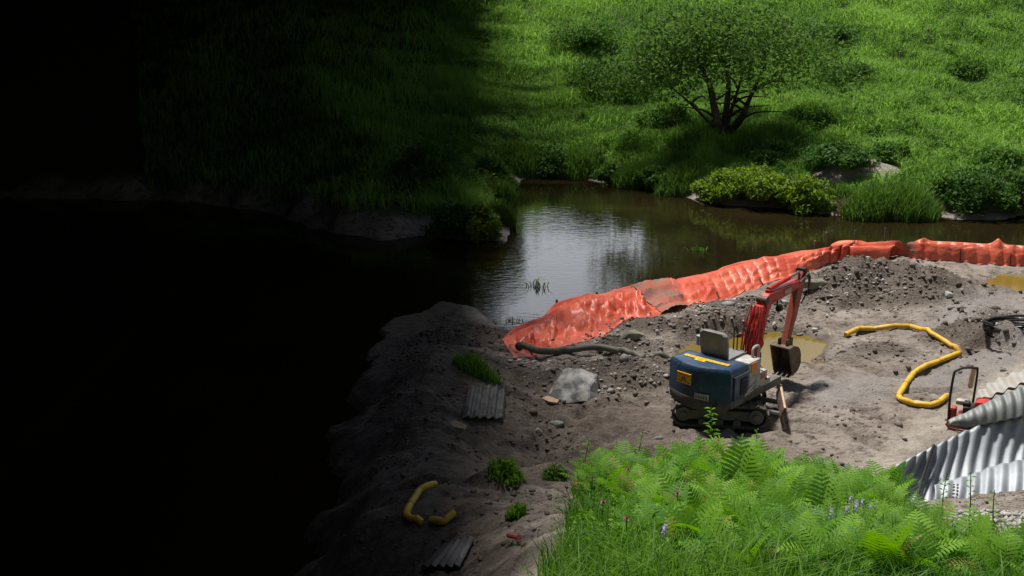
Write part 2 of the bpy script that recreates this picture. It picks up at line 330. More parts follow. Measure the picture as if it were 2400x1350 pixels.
farm = sstep(0, 3.0, gy - 28.0 + np.clip(-(gx + 2) * 0.2, -2, 1.2))
FERNPX = [(1395, 1075), (1560, 1050), (1700, 1055), (1850, 1075), (2000, 1120), (2080, 1165), (2170, 1250), (2420, 1285), (1215, 1410), (1275, 1320), (1335, 1200)]
FERNW = [tuple(hit(a, b)[:2]) for a, b in FERNPX]; FERNW = FERNW[:8] + [(8.0, 12.0), (8.0, 5.5), (-0.6, 5.5)] + FERNW[8:]
dfern = polydist(FERNW, gx, gy)
am_grass = np.maximum(farm * sstep(0.35, 0.8, dpool + 0.9 * fbm(gx, gy, 0.9, 2)), 1 - sstep(-0.6, -0.15, dfern + 0.5 * fbm(gx, gy, 1.3, 3)))
am_grass = np.maximum(am_grass, (gx > 26) | (gy < 2))
qd = np.sqrt(((gx - DM[0]) / 1.6) ** 2 + ((gy - DM[1]) / 0.85) ** 2) + 0.3 * fbm(gx, gy, 1.4, 2); am_dirt = 1 - sstep(.60, .85, qd); am_grass = am_grass * (1 - am_dirt)
am_sand = 1 - sstep(-0.3, 0.35, polydist(SAND, gx, gy) + 0.5 * fbm(gx, gy, 1.5, 3))
am_sand = np.maximum(am_sand, am_dirt * .45)
am_wet = np.zeros_like(gx)
for P in WETS: am_wet = np.maximum(am_wet, 1 - sstep(-0.2, 0.3, polydist(P, gx, gy) + 0.6 * fbm(gx, gy, 1.2, 3)))
am_wet = np.maximum(am_wet, (1 - sstep(0.0, 0.5, dpool)) * 0.8 * (gx > -1.0))
am_pile = np.zeros_like(gx)
for cx, cy, rx, ry, h in MW: am_pile = np.maximum(am_pile, 1 - sstep(0.5, 1.25, np.sqrt(((gx - cx) / rx) ** 2 + ((gy - cy) / ry) ** 2) + 0.5 * fbm(gx, gy, 1.6, 3)))
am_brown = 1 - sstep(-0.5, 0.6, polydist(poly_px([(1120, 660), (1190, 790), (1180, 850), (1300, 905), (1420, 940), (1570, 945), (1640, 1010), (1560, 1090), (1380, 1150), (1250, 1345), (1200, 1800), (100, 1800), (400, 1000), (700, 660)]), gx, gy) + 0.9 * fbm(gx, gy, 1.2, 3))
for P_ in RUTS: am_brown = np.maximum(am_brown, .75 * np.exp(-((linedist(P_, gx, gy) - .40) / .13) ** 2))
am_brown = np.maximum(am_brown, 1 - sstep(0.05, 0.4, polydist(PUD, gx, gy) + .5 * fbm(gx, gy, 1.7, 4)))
gm = bpy.data.materials.new('ground'); gm.use_nodes = True; t = gm.node_tree; b = t.nodes['Principled BSDF']; L = t.links.new
def node(tree, kind, **kw):
    n = tree.nodes.new(kind)
    for k, v in kw.items(): n.inputs[k].default_value = v
    return n
tc = t.nodes.new('ShaderNodeTexCoord')
def noise(scale, det=6, rough=0.6, stretch=None):
    n = node(t, 'ShaderNodeTexNoise', Scale=scale, Detail=det, Roughness=rough)
    if stretch:
        mp = t.nodes.new('ShaderNodeMapping'); mp.inputs['Scale'].default_value = stretch; L(tc.outputs['Object'], mp.inputs['Vector']); L(mp.outputs[0], n.inputs['Vector'])
    else: L(tc.outputs['Object'], n.inputs['Vector'])
    return n
def ramp(src, stops):
    r = t.nodes.new('ShaderNodeValToRGB'); e = r.color_ramp.elements
    e[0].position, e[0].color = stops[0][0], (*stops[0][1], 1); e[1].position, e[1].color = stops[-1][0], (*stops[-1][1], 1)
    for p, c in stops[1:-1]: q = e.new(p); q.color = (*c, 1)
    L(src, r.inputs[0]); return r.outputs[0]
def mixc(f, a, c):
    m = t.nodes.new('ShaderNodeMix'); m.data_type = 'RGBA'
    if isinstance(f, float): m.inputs[0].default_value = f
    else: L(f, m.inputs[0])
    L(a, m.inputs[6]); L(c, m.inputs[7]); return m.outputs[2]
def attr(n): a = t.nodes.new('ShaderNodeAttribute'); a.attribute_name = n; return a.outputs['Fac']
n1 = noise(0.9, 8, 0.65); n2 = noise(5, 8, 0.7, (1, 1.5, 1)); n3 = noise(22, 5, 0.7)
mud = ramp(n1.outputs['Fac'], [(0.34, (0.215, 0.172, 0.135)), (0.5, (0.32, 0.273, 0.23)), (0.66, (0.41, 0.36, 0.315))])
mud = mixc(ramp(n2.outputs['Fac'], [(0.40, (0.85,) * 3), (0.50, (0,) * 3)]), mud, ramp(n3.outputs['Fac'], [(0.3, (0.06, 0.043, 0.03)), (0.7, (0.12, 0.09, 0.07))]))
mud = mixc(ramp(n3.outputs['Fac'], [(0.60, (0,) * 3), (0.72, (0.6,) * 3)]), mud, ramp(n1.outputs['Fac'], [(0.3, (0.30, 0.27, 0.24)), (0.7, (0.38, 0.35, 0.32))]))
pile = ramp(n3.outputs['Fac'], [(0.32, (0.05, 0.037, 0.027)), (0.5, (0.125, 0.098, 0.075)), (0.68, (0.23, 0.20, 0.165))])
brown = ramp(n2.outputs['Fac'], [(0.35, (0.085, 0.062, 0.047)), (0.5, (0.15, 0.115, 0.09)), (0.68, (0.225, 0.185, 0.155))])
sand = ramp(n2.outputs['Fac'], [(0.3, (0.35, 0.30, 0.24)), (0.65, (0.50, 0.455, 0.385))])
wet = ramp(n1.outputs['Fac'], [(0.3, (0.26, 0.23, 0.21)), (0.7, (0.36, 0.33, 0.31))])
grs = ramp(n2.outputs['Fac'], [(0.3, (0.022, 0.040, 0.010)), (0.7, (0.05, 0.085, 0.018))])
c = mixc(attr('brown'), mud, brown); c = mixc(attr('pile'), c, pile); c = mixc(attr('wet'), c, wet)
n4 = noise(7.5, 6, 0.72, (1, 1.9, 1)); n5 = noise(46, 2, 0.5)
c = mixc(ramp(n4.outputs['Fac'], [(0.60, (0,) * 3), (0.64, (0.75,) * 3)]), c, ramp(n3.outputs['Fac'], [(0.3, (0.035, 0.026, 0.019)), (0.7, (0.085, 0.065, 0.05))]))
c = mixc(ramp(n5.outputs['Fac'], [(0.655, (0,) * 3), (0.69, (0.7,) * 3)]), c, ramp(n1.outputs['Fac'], [(0.3, (0.36, 0.33, 0.30)), (0.7, (0.46, 0.44, 0.41))])); c = mixc(attr('sand'), c, sand); c = mixc(attr('grassy'), c, grs)
L(c, b.inputs['Base Color'])
rr = t.nodes.new('ShaderNodeMapRange'); L(attr('wet'), rr.inputs[0]); rr.inputs[3].default_value = 0.82; rr.inputs[4].default_value = 0.36; L(rr.outputs[0], b.inputs['Roughness'])
bp = node(t, 'ShaderNodeBump', Strength=0.8, Distance=0.06); L(n2.outputs['Fac'], bp.inputs['Height'])
bp2 = node(t, 'ShaderNodeBump', Strength=0.9, Distance=0.05); mh = t.nodes.new('ShaderNodeMath'); mh.operation = 'SUBTRACT'; L(n3.outputs['Fac'], mh.inputs[0]); L(n4.outputs['Fac'], mh.inputs[1]); L(mh.outputs[0], bp2.inputs['Height']); L(bp.outputs[0], bp2.inputs['Normal']); L(bp2.outputs[0], b.inputs['Normal'])
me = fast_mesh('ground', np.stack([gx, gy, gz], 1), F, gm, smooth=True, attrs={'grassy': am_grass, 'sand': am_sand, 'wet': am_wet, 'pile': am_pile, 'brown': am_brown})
tag(link('ground', me), kind='structure')

# ------------------------------------------------------------------ water
def watermat(name, col, rip=0.06, rscale=6.0, rough=0.02, spec=0.5):
    m = bpy.data.materials.new(name); m.use_nodes = True; t = m.node_tree; b = t.nodes['Principled BSDF']
    tc = t.nodes.new('ShaderNodeTexCoord'); n0 = node(t, 'ShaderNodeTexNoise', Scale=0.35, Detail=4.0); t.links.new(tc.outputs['Object'], n0.inputs['Vector'])
    r = t.nodes.new('ShaderNodeValToRGB'); r.color_ramp.elements[0].position = 0.35; r.color_ramp.elements[1].position = 0.7
    r.color_ramp.elements[0].color = (*col[0], 1); r.color_ramp.elements[1].color = (*col[1], 1)
    t.links.new(n0.outputs['Fac'], r.inputs[0]); t.links.new(r.outputs[0], b.inputs['Base Color'])
    b.inputs['Roughness'].default_value = rough; b.inputs['IOR'].default_value = 1.33; b.inputs['Specular IOR Level'].default_value = spec
    mp = t.nodes.new('ShaderNodeMapping'); mp.inputs['Scale'].default_value = (0.7, 1.8, 1); t.links.new(tc.outputs['Object'], mp.inputs['Vector'])
    n = node(t, 'ShaderNodeTexNoise', Scale=rscale, Detail=3.0); t.links.new(mp.outputs[0], n.inputs['Vector'])
    # calm and ruffled patches
    n2 = node(t, 'ShaderNodeTexNoise', Scale=0.25, Detail=2.0); t.links.new(tc.outputs['Object'], n2.inputs['Vector'])
    mr = t.nodes.new('ShaderNodeMapRange'); t.links.new(n2.outputs['Fac'], mr.inputs[0]); mr.inputs[1].default_value = 0.4; mr.inputs[2].default_value = 0.62; mr.inputs[3].default_value = rip * 0.3; mr.inputs[4].default_value = rip
    bp = node(t, 'ShaderNodeBump', Distance=0.05); t.links.new(mr.outputs[0], bp.inputs['Strength']); t.links.new(n.outputs['Fac'], bp.inputs['Height']); t.links.new(bp.outputs[0], b.inputs['Normal'])
    return m
def sheet(name, P, z, material, grow=0.6):
    cx = sum(p[0] for p in P) / len(P); cy = sum(p[1] for p in P) / len(P); me = bpy.data.meshes.new(name)
    Q = []
    for p in P:
        d = Vector((p[0] - cx, p[1] - cy)); Q.append((p[0] + d.normalized().x * grow, p[1] + d.normalized().y * grow, z))
    me.from_pydata(Q, [], [tuple(range(len(Q)))]); me.update(); me.materials.append(material)
    bm = bmesh.new(); bm.from_mesh(me); bmesh.ops.triangulate(bm, faces=bm.faces); bmesh.ops.recalc_face_normals(bm, faces=bm.faces)
    if bm.faces and sum(f.normal.z for f in bm.faces) < 0: bmesh.ops.reverse_faces(bm, faces=bm.faces)
    bm.to_mesh(me); bm.free(); return tag(link(name, me), kind='structure')
WPOLY = [tuple(at(a, b, WZ)[:2]) for a, b in [(-1250, 1950), (620, 1950), (740, 1430), (800, 1235), (835, 1075), (875, 960), (920, 855), (975, 785), (1040, 742), (1100, 750), (1180, 800), (1290, 775), (1400, 735), (1560, 692), (1750, 640), (1900, 610), (2100, 597), (2400, 608), (2750, 620), (2750, 470), (2480, 485), (1900, 470), (1600, 430), (1400, 400), (1150, 390), (900, 430), (-1250, 425)]]
sheet('pond_water', WPOLY, WZ, watermat('pond_water', ((0.010, 0.0075, 0.0035), (0.022, 0.016, 0.006)), 0.10, 5.0), 0.0)
pw = watermat('puddle_water', ((0.15, 0.105, 0.018), (0.20, 0.145, 0.03)), 0.02, 5.0, 0.12, 0.2)
sheet('puddle', PUD, -0.07, pw, 0.45); sheet('puddle', PUD2, -0.06, pw, 0.4)

# ------------------------------------------------------------------ shade on the left: added overhead slab, out of view, that blocks sun and sky
DZ = 7.25
def shade_x(k, Y):                       # deck-level line whose shadow falls along X = k * Y on the ground
    z = 0.0 if Y < 36 else 0.27 * (Y - 36); return k * (Y - 0.26 * (DZ - z)) - 0.20 * (DZ - z)
br = empty('shade_blocker', (-20, 30, DZ)); tag(br, 'added dark concrete slab overhead, out of view, shading the left side of the site', 'shade blocker')
TB = Matrix.Translation((20, -30, -DZ)); Y0, Y1 = -40.0, 80.0
stn = [(Y0, -.035), (2.0, -.035), (8.0, -.035), (20.0, -.035), (36.0, -.035), (46.0, -.035), (46.01, -.03), (52., -.03), (Y1, -.03)]
mb = MB(); mb.loft([[(shade_x(k_, max(y, 2)), y, DZ), (-70, y, DZ), (-70, y, DZ + 0.5), (shade_x(k_, max(y, 2)), y, DZ + 0.5)] for y, k_ in stn])
mb.xf(TB).build('shade_deck', M['concrete'], br)
for k in range(1, 6):
    MB().loft([[(-7 - k * 7.0, y, DZ - 0.02), (-7 - k * 7.0 - 0.4, y, DZ - 0.02), (-7 - k * 7.0 - 0.4, y, DZ - 0.6), (-7 - k * 7.0, y, DZ - 0.6)] for y in (Y0, Y1)]).xf(TB).build('shade_girder', M['concrete'], br)
mb = MB(); y = 1.0; rk = random.Random(4)   # added boards of uneven length that soften the edge of the shade
order = []
while y < 60.0:
    if not order: order = [(q + .5) / 9 for q in range(9)]; rk.shuffle(order)
    q = order.pop(); kk = -.035 + .180 * q ** 1.1 if y < 46 else -.03 + .048 * q; wv = .10
    mb.loft([[(x, y, DZ + .12), (x, y + wv, DZ + .12), (x, y + wv, DZ + .165), (x, y, DZ + .165)] for x in (shade_x(-.035, y) - .3, shade_x(kk, y))]); y += wv + .004
mb.xf(TB).build('shade_boards', M['woodgrey'], br)

# ------------------------------------------------------------------ orange dam across the stream
FRONT = [(1205, 858), (1232, 846), (1300, 825), (1350, 811), (1420, 790), (1490, 766), (1560, 737), (1590, 733), (1650, 721), (1720, 696), (1790, 672), (1850, 655), (1900, 640), (1940, 626), (2000, 613), (2080, 606), (2125, 609),
         (2140, 613), (2250, 618), (2340, 625), (2400, 626), (2480, 632)]
RIDGE = [(1180, 795), (1200, 783), (1262, 752), (1318, 716), (1378, 698), (1440, 683), (1500, 670), (1560, 660), (1620, 648), (1700, 628), (1760, 612), (1820, 600), (1890, 588), (1945, 578), (2000, 570), (2060, 566), (2120, 564),
         (2135, 563), (2230, 566), (2330, 572), (2400, 575), (2480, 580)]
RZ = [0.10, 0.12, 0.18, 0.26, 0.30, 0.31, 0.32, 0.33, 0.34, 0.35, 0.36, 0.38, 0.40, 0.42, 0.43, 0.44, 0.44, 0.45, 0.45, 0.45, 0.45, 0.45]
def dam_section(name, i0, i1, label, peaks, pleat, material):
    fr = catmull([tuple(at(*FRONT[i], 0.01)) for i in range(i0, i1 + 1)], 10)
    rg = catmull([tuple(at(*RIDGE[i], RZ[i])) for i in range(i0, i1 + 1)], 10)
    # resample evenly
    def resamp(P, n):
        d = [0]
        for a, b_ in zip(P, P[1:]): d.append(d[-1] + (b_ - a).length)
        A = np.array(P); s = np.linspace(0, d[-1], n); return np.stack([np.interp(s, d, A[:, k]) for k in range(3)], 1), d[-1]
    frr, ln = resamp(fr, 2); n = int(ln / 0.025); Fr, ln = resamp(fr, n); Rg, _ = resamp(rg, n); m = 30; G = np.zeros((n, m, 3))
    s = np.linspace(0, ln, n); pk = np.zeros(n)
    for px, hgt, wd in peaks:
        j = np.argmin(np.abs((Rg[:, 0] - CAM[0]) / (Rg[:, 1] * cp_ + (CAM[2] - Rg[:, 2]) * sp_) * FPX + 1200 - px)); pk += hgt * np.exp(-np.abs((s - s[j]) / wd) ** 1.6)
    for j in range(m):
        u = j / (m - 1)
        if u < 0.72:
            q = u / 0.72; P = Fr * (1 - q) + Rg * q                      # front face, bulging
            P[:, 2] = Fr[:, 2] - 0.03 * (1 - q) + (Rg[:, 2] - Fr[:, 2]) * math.sin(q * math.pi / 2) ** 0.85
            out = Fr - Rg; out[:, 2] = 0; out /= np.linalg.norm(out, axis=1)[:, None] + 1e-6
            P += out * (0.06 * math.sin(q * math.pi))
            ph = s * 2 * math.pi / pleat + (1.0 if i0 > 15 else 3.6) * fbm(s, 0 * s + q * 1.5, 0.8, 2) - q * (0.2 if i0 > 15 else 1.2)
            wave = (1 - np.abs(np.sin(ph / 2)) ** (0.8 if i0 > 15 else 0.45)) * (0.085 if i0 > 15 else 0.075 if i0 > 5 else 0.03) * ((0.7 + .6 * vnoise(s * 2.1, s * 0 + 8)) if i0 > 15 else (0.15 + 1.6 * vnoise(s * 0.9, s * 0 + 8))) * math.sin(q * math.pi) ** 0.7 * (0.3 + 1.4 * vnoise(s * 1.3, s * 0))
            fold = (0.26 if i0 < 5 else 0.03 if i0 > 15 else 0.06) * fbm(s * 1.0 + q * 1.7, q * 3.0 + 0 * s + i0, 2.2, 3) * math.sin(q * math.pi * 0.9)
            P -= out * wave[:, None]; P[:, 2] += fold - 0.7 * wave
            P[:, 2] += pk * sstep(0.55, 1.0, q)
            cre = np.abs(fbm(s * 1.4 - q * 1.1, q * 2.2 + 0 * s + 3 * i0, 1.3, 3)); P[:, 2] += (0.05 - np.minimum(cre * 1.1, 0.10)) * math.sin(q * math.pi) * (0.2 if i0 > 15 else 0.6 if i0 > 5 else 2.0)
        else:
            q = (u - 0.72) / 0.28; back = Rg - Fr; back[:, 2] = 0; back /= np.linalg.norm(back, axis=1)[:, None] + 1e-6
            P = Rg + back * (0.34 * q); hem = 0.055 * math.exp(-((q - 0.55) / 0.2) ** 2) * (0.4 + vnoise(s * 2.1, s * 0 + 4) * 1.6)
            P[:, 2] = Rg[:, 2] * (1 - q ** 1.6) + (WZ - 0.06) * q ** 1.6 + hem * 1.6 - 0.05 * math.exp(-((q - 0.2) / 0.12) ** 2) + pk * (1 - q) ** 2
        G[:, j] = P
    # end cap: gather the sheet at both ends
    for e, idx in ((0, range(0, 7)), (1, range(n - 1, n - 8, -1))):
        for a, k in enumerate(idx):
            sc = 0.45 + 0.55 * math.sin((a / 7) * math.pi / 2); cen = G[k].mean(0); cen[2] = 0.05; G[k] = cen + (G[k] - cen) * np.array([1, 1, sc])
    G[:, :, 2] = np.maximum(G[:, :, 2], -0.2)
    kf = int(m * .7); G[:, :kf, 2] = np.maximum(G[:, :kf, 2], height(G[:, :kf, 0].ravel(), G[:, :kf, 1].ravel()).reshape(n, kf) + .012)
    ii = np.arange((n - 1) * (m - 1)); a = (ii // (m - 1)) * m + ii % (m - 1)
    me = fast_mesh(name, G.reshape(-1, 3), np.stack([a, a + m, a + m + 1, a + 1], 1), material, smooth=True)
    o = link(name, me); tag(o, label, 'water dam', 'sections of the orange dam'); return o, G, s
dam_l, Gl, sl = dam_section('dam_section', 0, 6, 'crumpled orange dam section at the shaded end with a grey hose lying over it', [(1375, 0.10, 0.25), (1440, 0.05, 0.2), (1320, 0.05, 0.3)], 0.42, M['dam'])
dam_m, Gm, sm = dam_section('dam_section', 7, 16, 'long pleated orange dam section running behind the excavator boom', [(1568, 0.10, 0.10), (1790, 0.05, 0.2), (2005, 0.07, 0.1)], 0.30, M['dam'])
dam_r, Gr, sr = dam_section('dam_section', 17, 21, 'puffy orange dam section reaching the right edge, with a tall peak at its end', [(2131, 0.17, 0.08), (2165, 0.07, 0.09), (2338, 0.14, 0.10)], 0.27, M['dam'])
def strap(G, k, name, parent, j0=1, j1=8, r=0.016):
    P = [Vector(G[k, j]) + Vector((0, -0.012, 0.018)) for j in range(j0, j1)]
    MB().tube(P, r, 6).build(name, M['black'], parent)
def kx(G, px):
    C = G[:, 3]; x = (C[:, 0]) / (C[:, 1] * cp_ + (CAM[2] - C[:, 2]) * sp_) * FPX + 1200; return int(np.argmin(np.abs(x - px)))
for px in (1245, 1380, 1485): strap(Gl, kx(Gl, px), 'tie_strap', dam_l, 1, 6)
for px in (1685, 1785, 1868): strap(Gm, kx(Gm, px), 'tie_strap', dam_m, 1, 7)
for px in (2075,): strap(Gm, kx(Gm, px), 'tie_strap', dam_m, 1, 8, 0.008)
for px in (2250, 2368): strap(Gr, kx(Gr, px), 'tie_strap', dam_r, 1, 11, 0.010)
# mud stained overlap between the left and the middle section, and the pale sleeve at the right joint
def joint(name, A, B, rows, material, label, lift=0.03):
    P0, P1 = A, B; G = []
    for a in np.linspace(0, 1, rows):
        row = P0 * (1 - a) + P1 * a; row = row.copy(); row[:, 2] += lift * math.sin(a * math.pi) + 0.05 * (fbm(row[:, 0] * 3 + a * 3, row[:, 1] * 3, 2, 3)); G.append([Vector(p) for p in row])
    o = MB().grid(G).build(name, material, None, True); tag(o, label, 'dam joint'); return o
joint('dam_joint', Gl[-7, :26] + np.array([0, 0, .015]), Gm[9, :26] + np.array([0, 0, .015]), 26, M['mudwrap'], 'mud smeared fold joining the crumpled and the pleated orange dam sections', 0.06)
joint('dam_joint', Gm[-4, :26] * 1.0, Gr[3, :26] * 1.0, 6, M['mudwrap'], 'narrow mud stained sleeve between the pleated and the puffy dam sections', 0.0)
c0 = at(2000, 572, 0.42); mb = MB(); G = []
for a in np.linspace(0, 1, 16):
    row = []
    for b_ in np.linspace(0, 1, 8):
        X = -0.45 + 0.95 * a; hgt = 0.20 * math.sin(math.pi * min(1, a * 0.95 + 0.03)) ** 0.7
        row.append((c0[0] + X, c0[1] + 0.10 + 0.30 * b_ + 0.06 * math.sin(a * 9), -0.05 + (c0[2] - 0.02) + hgt * math.sin(b_ * math.pi * 0.75) - 0.3 * b_ ** 2))
    G.append(row)
mb.grid(G).build('loose_flap', M['damback'], dam_m, True)

# ------------------------------------------------------------------ mini excavators
def make_excavator(label):
    """local x = the way the tracks point; the upper body is swung to the left"""
    root = empty('mini_excavator', (0, 0, 0)); tag(root, label, 'excavator')
    SW = Matrix.Rotation(R(57), 4, 'Z') @ Matrix.Translation((0, 0, -0.07))
    # tracks
    for sgn in (-1, 1):
        y = sgn * 0.40; ol = []
        for k in range(56):
            th = 2 * math.pi * k / 56; x = 0.52 * (1 if math.cos(th) > 0 else -1) + 0.165 * math.cos(th); z = 0.18 + 0.172 * math.sin(th); ol.append((x, z))
        d = [(a, z) for a, z in ol]
        def loop(sc, yy): return [(0.52 * (1 if a > 0 else -1) + (a - 0.52 * (1 if a > 0 else -1)) * sc, yy, 0.18 + (z - 0.18) * sc) for a, z in d]
        mb = MB().loft([loop(0.80, y - 0.11), loop(1.0, y - 0.115), loop(1.0, y + 0.115), loop(0.80, y + 0.11), loop(0.80, y - 0.11)], caps=False)
        tr = mb.build('track', M['track'], root)
        per = 2 * 1.04 + 2 * math.pi * 0.172; lugs = MB(); N = 30
        for k in range(N):
            s_ = per * k / N
            if s_ < 1.04: p = (-0.52 + s_, 0.352); an = 0
            elif s_ < 1.04 + math.pi * 0.172: a = (s_ - 1.04) / 0.172; p = (0.52 + 0.172 * math.sin(a), 0.18 + 0.172 * math.cos(a)); an = a
            elif s_ < 2.08 + math.pi * 0.172: p = (0.52 - (s_ - 1.04 - math.pi * 0.172), 0.008); an = math.pi
            else: a = (s_ - 2.08 - math.pi * 0.172) / 0.172 + math.pi; p = (-0.52 + 0.172 * math.sin(a), 0.18 + 0.172 * math.cos(a)); an = a
            lugs.box((p[0], y, p[1]), (0.034, 0.235, 0.034), Matrix.Rotation(an, 3, 'Y'), 0.006)
        lugs.build('track_lugs', M['track'], tr)
        fr = MB().box((0, y, 0.17), (1.0, 0.10, 0.15), b=0.02).build('track_frame', M['greyd'], root)
        for x in (-0.52, 0.52):
            MB().tube([(x, y - 0.08, 0.18), (x, y + 0.08, 0.18)], 0.108, 18).tube([(x, y - 0.108, 0.18), (x, y + 0.108, 0.18)], 0.045, 12).build('sprocket', M['greyd'], root, True)
        for x in (-0.25, 0.0, 0.25): MB().tube([(x, y - 0.105, 0.075), (x, y + 0.105, 0.075)], 0.055, 12).build('roller', M['greyd'], root, True)
    MB().box((0, 0, 0.24), (0.62, 0.62, 0.16), b=0.03).tube([(0, 0, 0.28), (0, 0, 0.42)], 0.26, 24).build('undercarriage', M['greyd'], root)
    # dozer blade
    G = []
    for k in range(9):
        z = 0.04 + 0.30 * k / 8; G.append((0.90 - 0.05 * math.sin(k / 8 * math.pi), z))
    lp = [(x, z) for x, z in G] + [(x + 0.035, z) for x, z in G[::-1]]
    bl = MB().loft([[(x, yy, z) for x, z in lp] for yy in (-0.48, 0.48)]).build('dozer_blade', M['steelworn'], root)
    MB().box((0.91, 0, 0.345), (0.03, 0.96, 0.02), b=0.004).box((0.92, 0, 0.045), (0.035, 0.96, 0.05), b=0.004).build('blade_edge', M['wood'], bl)
    mb = MB()
    for s_ in (-0.24, 0.24): mb.tube([(0.25, s_, 0.24), (0.62, s_, 0.20), (0.87, s_, 0.16)], 0.04, 8)
    mb.box((0.6, 0, 0.2), (0.06, 0.5, 0.05), b=0.01); mb.build('blade_arm', M['greyd'], root, True)
    # ---- upper body: hx forward, hy left
    def arc(x0, bulge, wd, n=14): return [(x0 - bulge * math.cos((k / n * 2 - 1) * math.pi / 2 * 0.98), -wd + 2 * wd * k / n) for k in range(n + 1)]
    def outline(front, wd, x0, bulge, cf=0.04): return [(p[0], p[1]) for p in arc(x0, bulge, wd)] + [(front - cf, wd), (front, wd - cf), (front, -wd + cf), (front - cf, -wd)]
    def inset(ol, d):
        cx = sum(p[0] for p in ol) / len(ol); cy = 0; return [(p[0] + (cx - p[0]) * d, p[1] + (cy - p[1]) * d) for p in ol]
    def at_z(ol, z): return [(p[0], p[1], z) for p in ol]
    H = lambda mb: mb.xf(SW)
    ol = outline(-0.12, 0.515, -0.56, 0.20)
    H(MB().loft([at_z(inset(ol, .005), 0.56), at_z(ol, 0.58), at_z(ol, 0.93), at_z(inset(ol, .02), 0.975), at_z(inset(ol, .055), 1.015), at_z(inset(ol, .12), 1.038), at_z(inset(ol, .3), 1.048)])).build('engine_hood', M['blue'], root, True)
    ol2 = outline(0.0, 0.50, -0.57, 0.20)
    H(MB().loft([at_z(inset(ol2, .13), 0.40), at_z(inset(ol2, .03), 0.44), at_z(inset(ol2, .0), 0.565), at_z(inset(ol2, .02), 0.575)])).build('counterweight', M['bluedirt'], root, True)
    H(MB().box((0.14, 0, 0.50), (1.32, 0.96, 0.09), b=0.015).box((0.0, 0, 0.44), (0.9, 0.7, 0.08), b=0.02)).build('floor_plate', M['greyd'], root)
    H(MB().box((0.18, -0.475, 0.505), (1.42, 0.085, 0.125), b=0.02).box((0.18, 0.475, 0.505), (1.42, 0.085, 0.125), b=0.02)).build('side_skirt', M['greyd'], root)
    # right side: blue panel with vent, white valve box, orange reflector, handle
    pn = H(MB().box((-0.30, -0.525, 0.74), (0.40, 0.035, 0.36), b=0.012)).build('side_panel', M['blue'], root)
    mb = MB().box((-0.26, -0.548, 0.74), (0.17, 0.012, 0.25), b=0.004); H(mb).build('vent', M['black'], pn)
    mb = MB()
    for k in range(5): mb.box((-0.26, -0.556, 0.65 + k * 0.045), (0.17, 0.008, 0.012), Matrix.Rotation(R(25), 3, 'X'))
    H(mb).build('vent_slats', M['blue'], pn)
    vb = H(MB().box((0.06, -0.40, 0.80), (0.34, 0.26, 0.46), b=0.03).box((0.33, -0.40, 0.68), (0.22, 0.25, 0.24), b=0.03).box((0.47, -0.42, 0.60), (0.16, 0.2, 0.10), b=0.02)).build('valve_box', M['white'], root)
    H(MB().box((0.02, -0.533, 0.935), (0.15, 0.008, 0.145), b=0.002)).build('orange_sticker', M['orange'], vb)
    H(MB().box((0.30, -0.529, 0.73), (0.10, 0.008, 0.07), b=0.002)).build('red_sticker', M['red'], vb)
    H(MB().tube([(0.40, -0.535, 0.66), (0.40, -0.51, 0.66)], 0.022, 10)).build('filler_cap', M['black'], vb)
    H(MB().box((-0.03, -0.54, 0.655), (0.30, 0.018, 0.045), Matrix.Rotation(R(-14), 3, 'Y'), 0.006).box((-0.05, -0.54, 0.60), (0.34, 0.018, 0.04), Matrix.Rotation(R(-8), 3, 'Y'), 0.006)).build('white_trim', M['white'], root)
    H(MB().tube(catmull([(0.16, -0.42, 1.0), (0.16, -0.42, 1.13), (0.20, -0.42, 1.17), (0.29, -0.42, 1.17), (0.33, -0.42, 1.13), (0.33, -0.42, 0.95)], 5), 0.02, 8)).build('grab_handle', M['white'], root, True)
    for yc in (0.28, 0.02): H(MB().tube([(-0.56 - 0.2 * math.cos(math.asin(yc / .515)) * .985 + .0, yc, 0.935), (-0.55 - 0.2 * math.cos(math.asin(yc / .515)) * .92, yc, 0.985), (-0.52 - 0.2 * math.cos(math.asin(yc / .515)) * .8, yc, 1.022)], 0.006, 5)).build('hood_seam', M['black'], root)
    # stickers on the hood and the tail
    st = H(MB().box((-0.43, -0.02, 1.052), (0.075, 0.74, 0.006), Matrix.Rotation(R(0), 3, 'Z')).box((-0.49, 0.05, 1.0505), (0.08, 0.17, 0.006))).build('hood_sticker', M['yellow'], root)
    mb = MB(); rr_ = random.Random(3)
    yy = 0.31
    while yy > -0.36:
        wv = rr_.choice([0.022, 0.028, 0.034]); mb.box((-0.43, yy, 1.056), (rr_.choice([0.045, 0.05]), 0.007, 0.003)); mb.box((-0.43 + rr_.choice([0.02, -0.02, 0]), yy - wv / 2, 1.056), (0.008, wv, 0.003))
        if rr_.random() < 0.6: mb.box((-0.43, yy - wv, 1.056), (0.045, 0.007, 0.003))
        yy -= wv + 0.02
    for k in range(3): mb.box((-0.468 - 0.02 * k, 0.05, 1.0545), (0.009, 0.11 - 0.02 * k, 0.003))
    H(mb).build('sticker_print', M['orange'], st)
    def tail(yc, zc, wd, hg, th=0.007):      # plate on the curved tail at lateral position yc
        a = math.asin(max(-1, min(1, yc / 0.515))); x = -0.56 - 0.20 * math.cos(a); sl = math.atan2(0.20 * math.sin(a) * 0.9, 0.515 * math.cos(a) + 1e-3)
        return (x - 0.006, yc, zc), Matrix.Rotation(-sl, 3, 'Z')
    p, rt = tail(0.14, 0.83, 0, 0); ts = H(MB().box(p, (0.012, 0.25, 0.16), rt)).build('tail_sign', M['yellow'], root)
    mb = MB()
